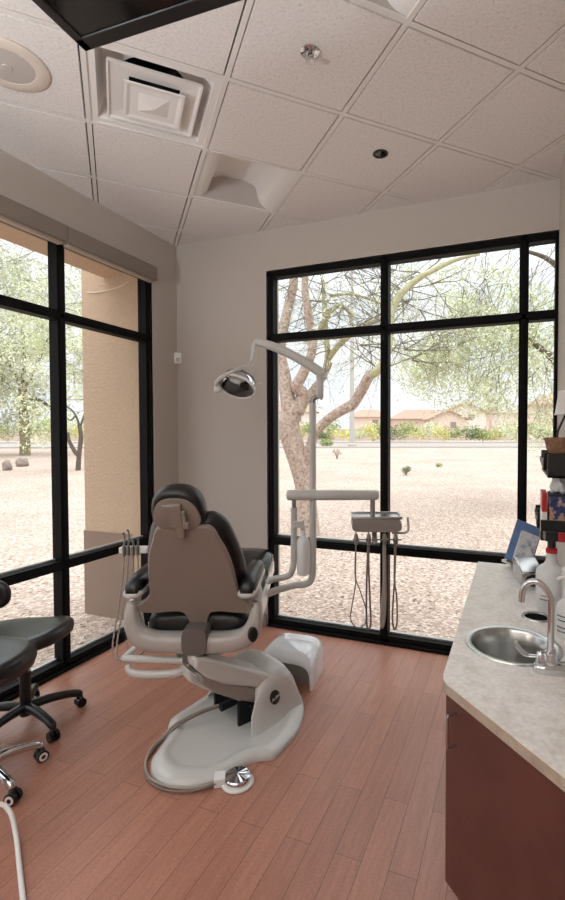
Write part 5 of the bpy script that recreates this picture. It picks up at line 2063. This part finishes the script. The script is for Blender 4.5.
# hedge row beyond the road: separate bushes
rng = random.Random(21)
hb = []
u = 262
k = 0
tones = ['leaf_green', 'leaf_yellow', 'leaf_grey', 'leaf_yellow', 'leaf_green', 'leaf_dark']
words = {'leaf_green': 'green', 'leaf_yellow': 'yellowish', 'leaf_grey': 'grey-green', 'leaf_dark': 'dark green'}
while u < 575:
    m = tones[k % 6]
    D = 62 + rng.uniform(-1.5, 4)
    shrub('roadside_bush', u, 0, rng.uniform(1.2, 2.0), rng.uniform(1.7, 3.0), M[m], words[m] + ' bush in the row along the far side of the road', 330, 0.22, 'bushes along the far side of the road', seed=100 + k, D=D, stems=False)
    u += rng.uniform(9, 15)
    k += 1
u = -10
while u < 100:
    m = tones[(k + 1) % 6]
    shrub('roadside_bush', u, 0, rng.uniform(1.4, 2.2), rng.uniform(2.2, 4.0), M[m], words[m] + ' bush in the row along the far side of the road', 330, 0.22, 'bushes along the far side of the road', seed=200 + k, D=62 + rng.uniform(-1, 3), stems=False)
    u += rng.uniform(13, 18)
    k += 1
strip('block_wall', 70, 70.3, M['block_wall'], 0.0, h=1.7)


# houses beyond the wall
def house(u0, u1, v_eave, v_ridge, D, label, m, hip=0.25, gable=False, dark=True):
    a, b = at(u0, v_eave, D), at(u1, v_eave, D)
    zr = at((u0 + u1) / 2, v_ridge, D).z
    ze = a.z
    zb = gz(D) - 0.5
    dep = 5.0
    t = thing('house', label, 'house', ((a.x + b.x) / 2, (a.y + b.y) / 2, zb))
    ex = (b - a)
    ex.z = 0
    L = ex.length
    ex.normalize()
    c = Vector(((a.x + b.x) / 2, (a.y + b.y) / 2, 0)) + FH * dep / 2
    ang = math.atan2(ex.y, ex.x)
    mb = MB()
    mb.box((c.x, c.y, (zb + ze) / 2), (L, dep, ze - zb), rz=ang)
    if gable:
        p = lambda x, y, z: Vector((c.x, c.y, 0)) + ex * x + FH * y + Vector((0, 0, z))
        for y in (-dep / 2, dep / 2):
            mb.add([p(-L / 2, y, ze), p(L / 2, y, ze), p(0, y, zr)], [(0, 1, 2)])
    mb.build('house_wall', m, t, world=True, smooth=False)
    p = lambda x, y, z: Vector((c.x, c.y, 0)) + ex * x + FH * y + Vector((0, 0, z))
    mb = MB()
    o = 0.5
    if gable:
        for s_ in (-1, 1):
            mb.loft([[p(s_ * (L / 2 + o), y, ze - 0.25), p(s_ * (L / 2 + o), y, ze), p(0, y, zr + 0.25), p(0, y, zr)] for y in (-dep / 2 - o, dep / 2 + o)])
    else:
        h_ = L * hip
        e0 = [p(-L / 2 - o, -dep / 2 - o, ze), p(L / 2 + o, -dep / 2 - o, ze), p(L / 2 + o, dep / 2 + o, ze), p(-L / 2 - o, dep / 2 + o, ze)]
        mb.add(e0 + [p(-L / 2 + h_, 0, zr), p(L / 2 - h_, 0, zr)], [(0, 1, 5, 4), (1, 2, 5), (2, 3, 4, 5), (3, 0, 4), (3, 2, 1, 0)])
    mb.build('roof', M['roof_tile'], t, world=True, smooth=False)
    for x in ((L * 0.15,) if dark else ()):
        mb = MB()
        q = p(x, -dep / 2 - 0.02, ze - 1.1)
        mb.box(q, (L * 0.16, 0.08, 1.1), rz=ang)
        mb.build('window', M['house_dark'], t, world=True, smooth=False)


house(392, 452, 419, 409, 92, 'low tan house with a wide hipped roof left of the tall gabled one', M['house_wall_pink'])
house(444, 486, 412, 403.5, 98, 'pale gabled house in the middle of the far row of houses', M['house_wall'], gable=True)
house(430, 466, 419, 411, 84, 'small low gabled house in front of the tall gabled one', M['house_wall_pink'], gable=True)
house(489, 499, 414, 407.5, 106, 'narrow pink gabled house just left of the right mullion', M['house_wall_pink'], gable=True)
house(500, 532, 413, 409.5, 99, 'flat low house partly behind the right mullion', M['house_wall'])
house(532, 620, 405, 392, 84, 'large tan house at the right edge of the back window', M['house_wall_pink'], hip=0.3)
house(262, 316, 412, 400, 80, 'pale house seen behind the forked tree trunk', M['house_wall'])
house(352, 388, 417, 409, 88, 'low house behind the right limb of the forked tree', M['house_wall_pink'])

# street pole
pb = gpos(352, 447)
t = thing('street_pole', 'tall thin pale pole standing by the road behind the forked tree', 'pole', pb)
mb = MB()
top = pb + Vector((0, 0, 17))
mb.tube([pb, pb + Vector((0, 0, 8)), top], [0.26, 0.2, 0.14], 12, 1)
mb.build('shaft', M['pole'], t, world=True)
mb = MB()
mb.lathe([(0.001, 0), (0.42, 0), (0.42, 0.25), (0.30, 0.35), (0.001, 0.35)], pb, 16)
mb.build('base', M['kerb'], t, world=True)

# ================================================================== LIGHT
w = bpy.data.worlds.new('world')
scene.world = w
w.use_nodes = True
nt = w.node_tree
bg = nt.nodes['Background']
tc = nt.nodes.new('ShaderNodeTexCoord')
mp = nt.nodes.new('ShaderNodeMapping')
mp.inputs['Scale'].default_value = (1.5, 1.5, 5)
nt.links.new(tc.outputs['Generated'], mp.inputs['Vector'])
nz = nt.nodes.new('ShaderNodeTexNoise')
nz.inputs['Scale'].default_value = 2.5
nz.inputs['Detail'].default_value = 7
nt.links.new(mp.outputs['Vector'], nz.inputs['Vector'])
rp = nt.nodes.new('ShaderNodeValToRGB')
rp.color_ramp.elements[0].position = 0.35
rp.color_ramp.elements[1].position = 0.62
rp.color_ramp.elements[0].color = (0.87, 0.93, 1.0, 1)
rp.color_ramp.elements[1].color = (1.0, 1.0, 1.0, 1)
nt.links.new(nz.outputs['Fac'], rp.inputs['Fac'])
sx = nt.nodes.new('ShaderNodeSeparateXYZ')
nt.links.new(tc.outputs['Generated'], sx.inputs['Vector'])
mr = nt.nodes.new('ShaderNodeMapRange')            # overcast sky: the zenith is brighter than the horizon
mr.inputs['From Min'].default_value = 0.25
mr.inputs['From Max'].default_value = 1.0
mr.inputs['To Min'].default_value = 0.78
mr.inputs['To Max'].default_value = 2.5
nt.links.new(sx.outputs['Z'], mr.inputs['Value'])
nt.links.new(mr.outputs['Result'], bg.inputs['Strength'])
nt.links.new(rp.outputs['Color'], bg.inputs['Color'])

sun = bpy.data.lights.new('sun', 'SUN')
sun.energy = 0.7
sun.angle = R(50)
sun.color = (1.0, 0.98, 0.95)
so = bpy.data.objects.new('sun', sun)
so.rotation_euler = (R(8), R(6), 0)
COL.objects.link(so)

# two unseen uplighters added behind the viewer to brighten the ceiling and room
for k, (x, y) in enumerate(((0.5, -4.4), (2.6, -5.2))):
    t = thing('added_fill_lamp', ('unseen black uplighter by the left wall behind the viewer, added for fill light', 'unseen black uplighter by the right wall behind the viewer, added for fill light')[k], 'added fill lamp', (x, y, 0))
    mb = MB()
    mb.lathe([(0.001, 0), (0.15, 0), (0.15, 0.015), (0.02, 0.03), (0.001, 0.03)], (x, y, 0), 32)
    mb.build('base', M['black_plastic'], t, world=True)
    mb = MB()
    mb.cyl((x, y, 0.02), (x, y, 1.62), 0.014, n=16)
    mb.build('pole', M['black_plastic'], t, world=True)
    mb = MB()
    mb.lathe([(0.02, 1.60), (0.10, 1.62), (0.19, 1.72), (0.185, 1.72), (0.10, 1.63), (0.02, 1.61)], (x, y, 0), 32, cap=False)
    mb.build('lamp_shade', M['black_plastic'], t, world=True)
    l = bpy.data.lights.new('fill_light', 'AREA')
    l.shape = 'DISK'
    l.size = 0.26
    l.energy = 56
    l.color = (0.90, 0.96, 1.0)
    lo = bpy.data.objects.new('fill_light', l)
    lo.location = (0, 0, 1.70)
    lo.rotation_euler = (math.pi, 0, 0)
    COL.objects.link(lo)
    lo.parent = t

# ================================================================== CAMERA AND VIEW
cd = bpy.data.cameras.new('camera')
cd.sensor_fit = 'HORIZONTAL'
cd.sensor_width = 36.0
cd.lens = FPX * 36.0 / 565.0
cd.shift_x = -(CX - 282.5) / 565.0
cd.shift_y = (CY - 450.0) / 565.0
cd.clip_start = 0.02
cd.clip_end = 500
co = bpy.data.objects.new('camera', cd)
m = Matrix((RGT, UPV, -FWD)).transposed().to_4x4()
m.translation = CAM
co.matrix_world = m @ Matrix.Rotation(R(-0.07), 4, 'Z')
COL.objects.link(co)
scene.camera = co
vs = scene.view_settings
vs.view_transform = 'Standard'
vs.look = 'None'
vs.gamma = 1
vs.use_curve_mapping = False
vs.exposure = 0.58
scene.cycles.use_denoising = True
scene.cycles.max_bounces = 10
scene.cycles.diffuse_bounces = 6
scene.cycles.transparent_max_bounces = 24
scene.cycles.sample_clamp_indirect = 6
